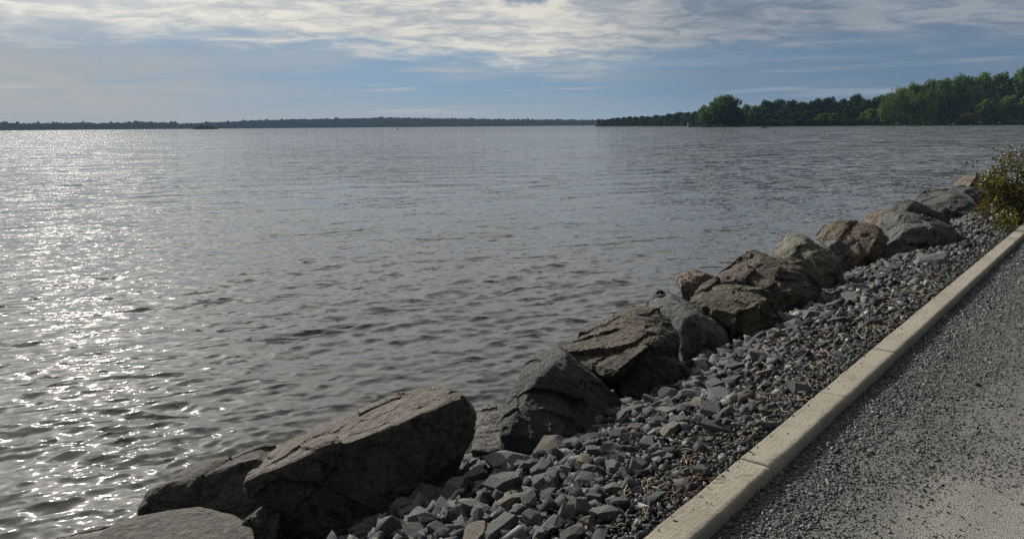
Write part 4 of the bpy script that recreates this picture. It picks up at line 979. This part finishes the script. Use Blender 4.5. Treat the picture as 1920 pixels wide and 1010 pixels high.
# ------------------------------------------------------------------ little things far out
def build_far_things():
    wall = simple_mat('pale_boards', (.16, .15, .135), .8, .1, 3.); roof = simple_mat('dark_roof', (.05, .045, .04), .8); hole = simple_mat('dark_opening', (.01, .01, .01), .9); hullm = simple_mat('dark_hull', (.03, .03, .035), .5); cloth = simple_mat('dark_clothing', (.025, .025, .03), .9); skin = simple_mat('skin', (.35, .22, .16), .6); wood = simple_mat('table_wood', (.2, .19, .17), .8)
    def gpos(px, Y): d = ray(px, hor_y(px)); return d[0]/d[1]*Y
    Y = 785; hut = empty('lakeside_hut', (gpos(1293, Y), Y, WATER+.5)); tag(hut, 'tiny pale hut with dark openings among the trees on the distant point', 'hut')
    MB().box((0, 0, 1.4), (3.4, 3, 2.8)).build('wall', wall, hut)
    MB().add([(-2, -1.9, 2.8), (2, -1.9, 2.8), (2, 1.9, 2.8), (-2, 1.9, 2.8), (-2, 0, 4), (2, 0, 4)], [(0, 1, 5, 4), (2, 3, 4, 5), (0, 4, 3), (1, 2, 5), (0, 3, 2, 1)]).build('roof', roof, hut)
    MB().box((-.9, -1.51, 1.05), (.9, .06, 2.1)).build('door', hole, hut); MB().box((.8, -1.51, 1.6), (.9, .06, .9)).build('window', hole, hut)
    tb = empty('picnic_table', (gpos(1303, 780), 780, WATER+.5)); tag(tb, 'tiny pale picnic table on the shore right of the hut', 'table')
    MB().box((0, 0, .75), (2.4, .8, .06)).build('table_top', wood, tb)
    for s in (-1, 1): MB().box((0, s*.8, .45), (2.4, .28, .05)).build('seat', wood, tb)
    for s in (-.9, .9): MB().box((s, 0, .35), (.09, 1.5, .09)).box((s, -.3, .36), (.08, .08, .72)).box((s, .3, .36), (.08, .08, .72)).build('leg', wood, tb)
    me = rock_mesh('boulder', [[p*2.2 for p in stone_proto(77, 16)]], .3, .03, 77); o = link('boulder', me, rock_mat('pale_shore_rock', (.3, .29, .27), (.42, .4, .38)), loc=(gpos(1788, 556), 556, WATER+.6)); tag(o, 'small pale boulder on the dark far shore below the tall stand of trees', 'boulder')
    def hull(L, wd, h):
        b = MB(); n = 9; rows = []
        for i in range(n):
            f = i/(n-1); x = (f-.5)*L; ww = wd*.5*math.sin(math.pi*min(max(f, .04), .96))**.6; sh = h*(1+.5*(2*f-1)**2)
            for k in range(7):
                a = math.pi*k/6; rows.append((x, -math.cos(a)*ww, sh-math.sin(a)*h*1.1 if k not in (0, 6) else sh))
        b.add(rows, [tuple(int(q) for q in f) for f in grid_faces(n, 7)]); return b
    def kayak(px, Y, rot, l1, l2):
        e = empty('kayak', (gpos(px, Y), Y, WATER)); e.rotation_euler.z = rot; tag(e, l1, 'kayak', 'two kayaks far out')
        hull(3.4, .65, .28).build('hull', hullm, e)
        dk = hull(3.3, .6, .05); dk.V = [(x, y, .33) for x, y, z in dk.V]; dk.build('deck', hullm, e)
        # seated figure, one continuous body grown over joints
        J = [((0, 0, .30), .17), ((0, 0, .55), .16), ((0, 0, .80), .17), ((0, 0, .93), .07), ((0, 0, 1.06), .105), ((0, 0, 1.15), .09),
             ((.0, .2, .82), .06), ((.22, .3, .58), .048), ((.42, .26, .62), .04), ((.0, -.2, .82), .06), ((.22, -.3, .58), .048), ((.42, -.26, .66), .04),
             ((.4, .12, .42), .09), ((.75, .12, .36), .06), ((.4, -.12, .42), .09), ((.75, -.12, .36), .06)]
        E = [(0, 1), (1, 2), (2, 3), (3, 4), (4, 5), (2, 6), (6, 7), (7, 8), (2, 9), (9, 10), (10, 11), (0, 12), (12, 13), (0, 14), (14, 15)]
        mm = bpy.data.meshes.new('person'); mm.from_pydata([j[0] for j in J], E, []); mm.update(); pr = link('person', mm, cloth)
        md = pr.modifiers.new('skin', 'SKIN'); sv = mm.skin_vertices[0].data
        for v, j in zip(sv, J): v.radius = (j[1], j[1])
        sv[0].use_root = True; pr.modifiers.new('sub', 'SUBSURF').levels = 1
        pr.location = e.location; pr.rotation_euler = e.rotation_euler; tag(pr, l2, 'person', 'two paddlers far out')
        c, s = math.cos(rot), math.sin(rot)
        pd = MB(); pd.tube([(.42, -1.0, .45), (.42, 0, .66), (.42, 1.0, .85)], .02, 5); 
        for q, zz in ((-1.05, .44), (1.05, .87)): pd.box((.42, q, zz), (.03, .4, .16))
        o = pd.build('paddle', hullm); o.location = e.location; o.rotation_euler = e.rotation_euler; tag(o, 'dark paddle held by the '+('left' if 'left' in l2 else 'right')+' one of the two tiny paddlers', 'paddle')
    kayak(1432.5, 390, .5, 'tiny dark kayak far out, the left one of the two before the wooded shore', 'tiny dark seated paddler in the left one of the two far kayaks')
    kayak(1440, 405, 1.2, 'tiny dark kayak far out, the right one of the two before the wooded shore', 'tiny dark seated paddler in the right one of the two far kayaks')
    e = empty('small_boat', (gpos(745, 680), 680, WATER)); tag(e, 'tiny dark open boat far out in front of the highest part of the hill', 'boat')
    hull(2.2, .9, .4).build('hull', hullm, e)
    b = MB(); [b.box((x, 0, .33), (.2, .7, .05)) for x in (-.4, .4)]; b.build('bench', wood, e)
build_far_things()
build_haze()
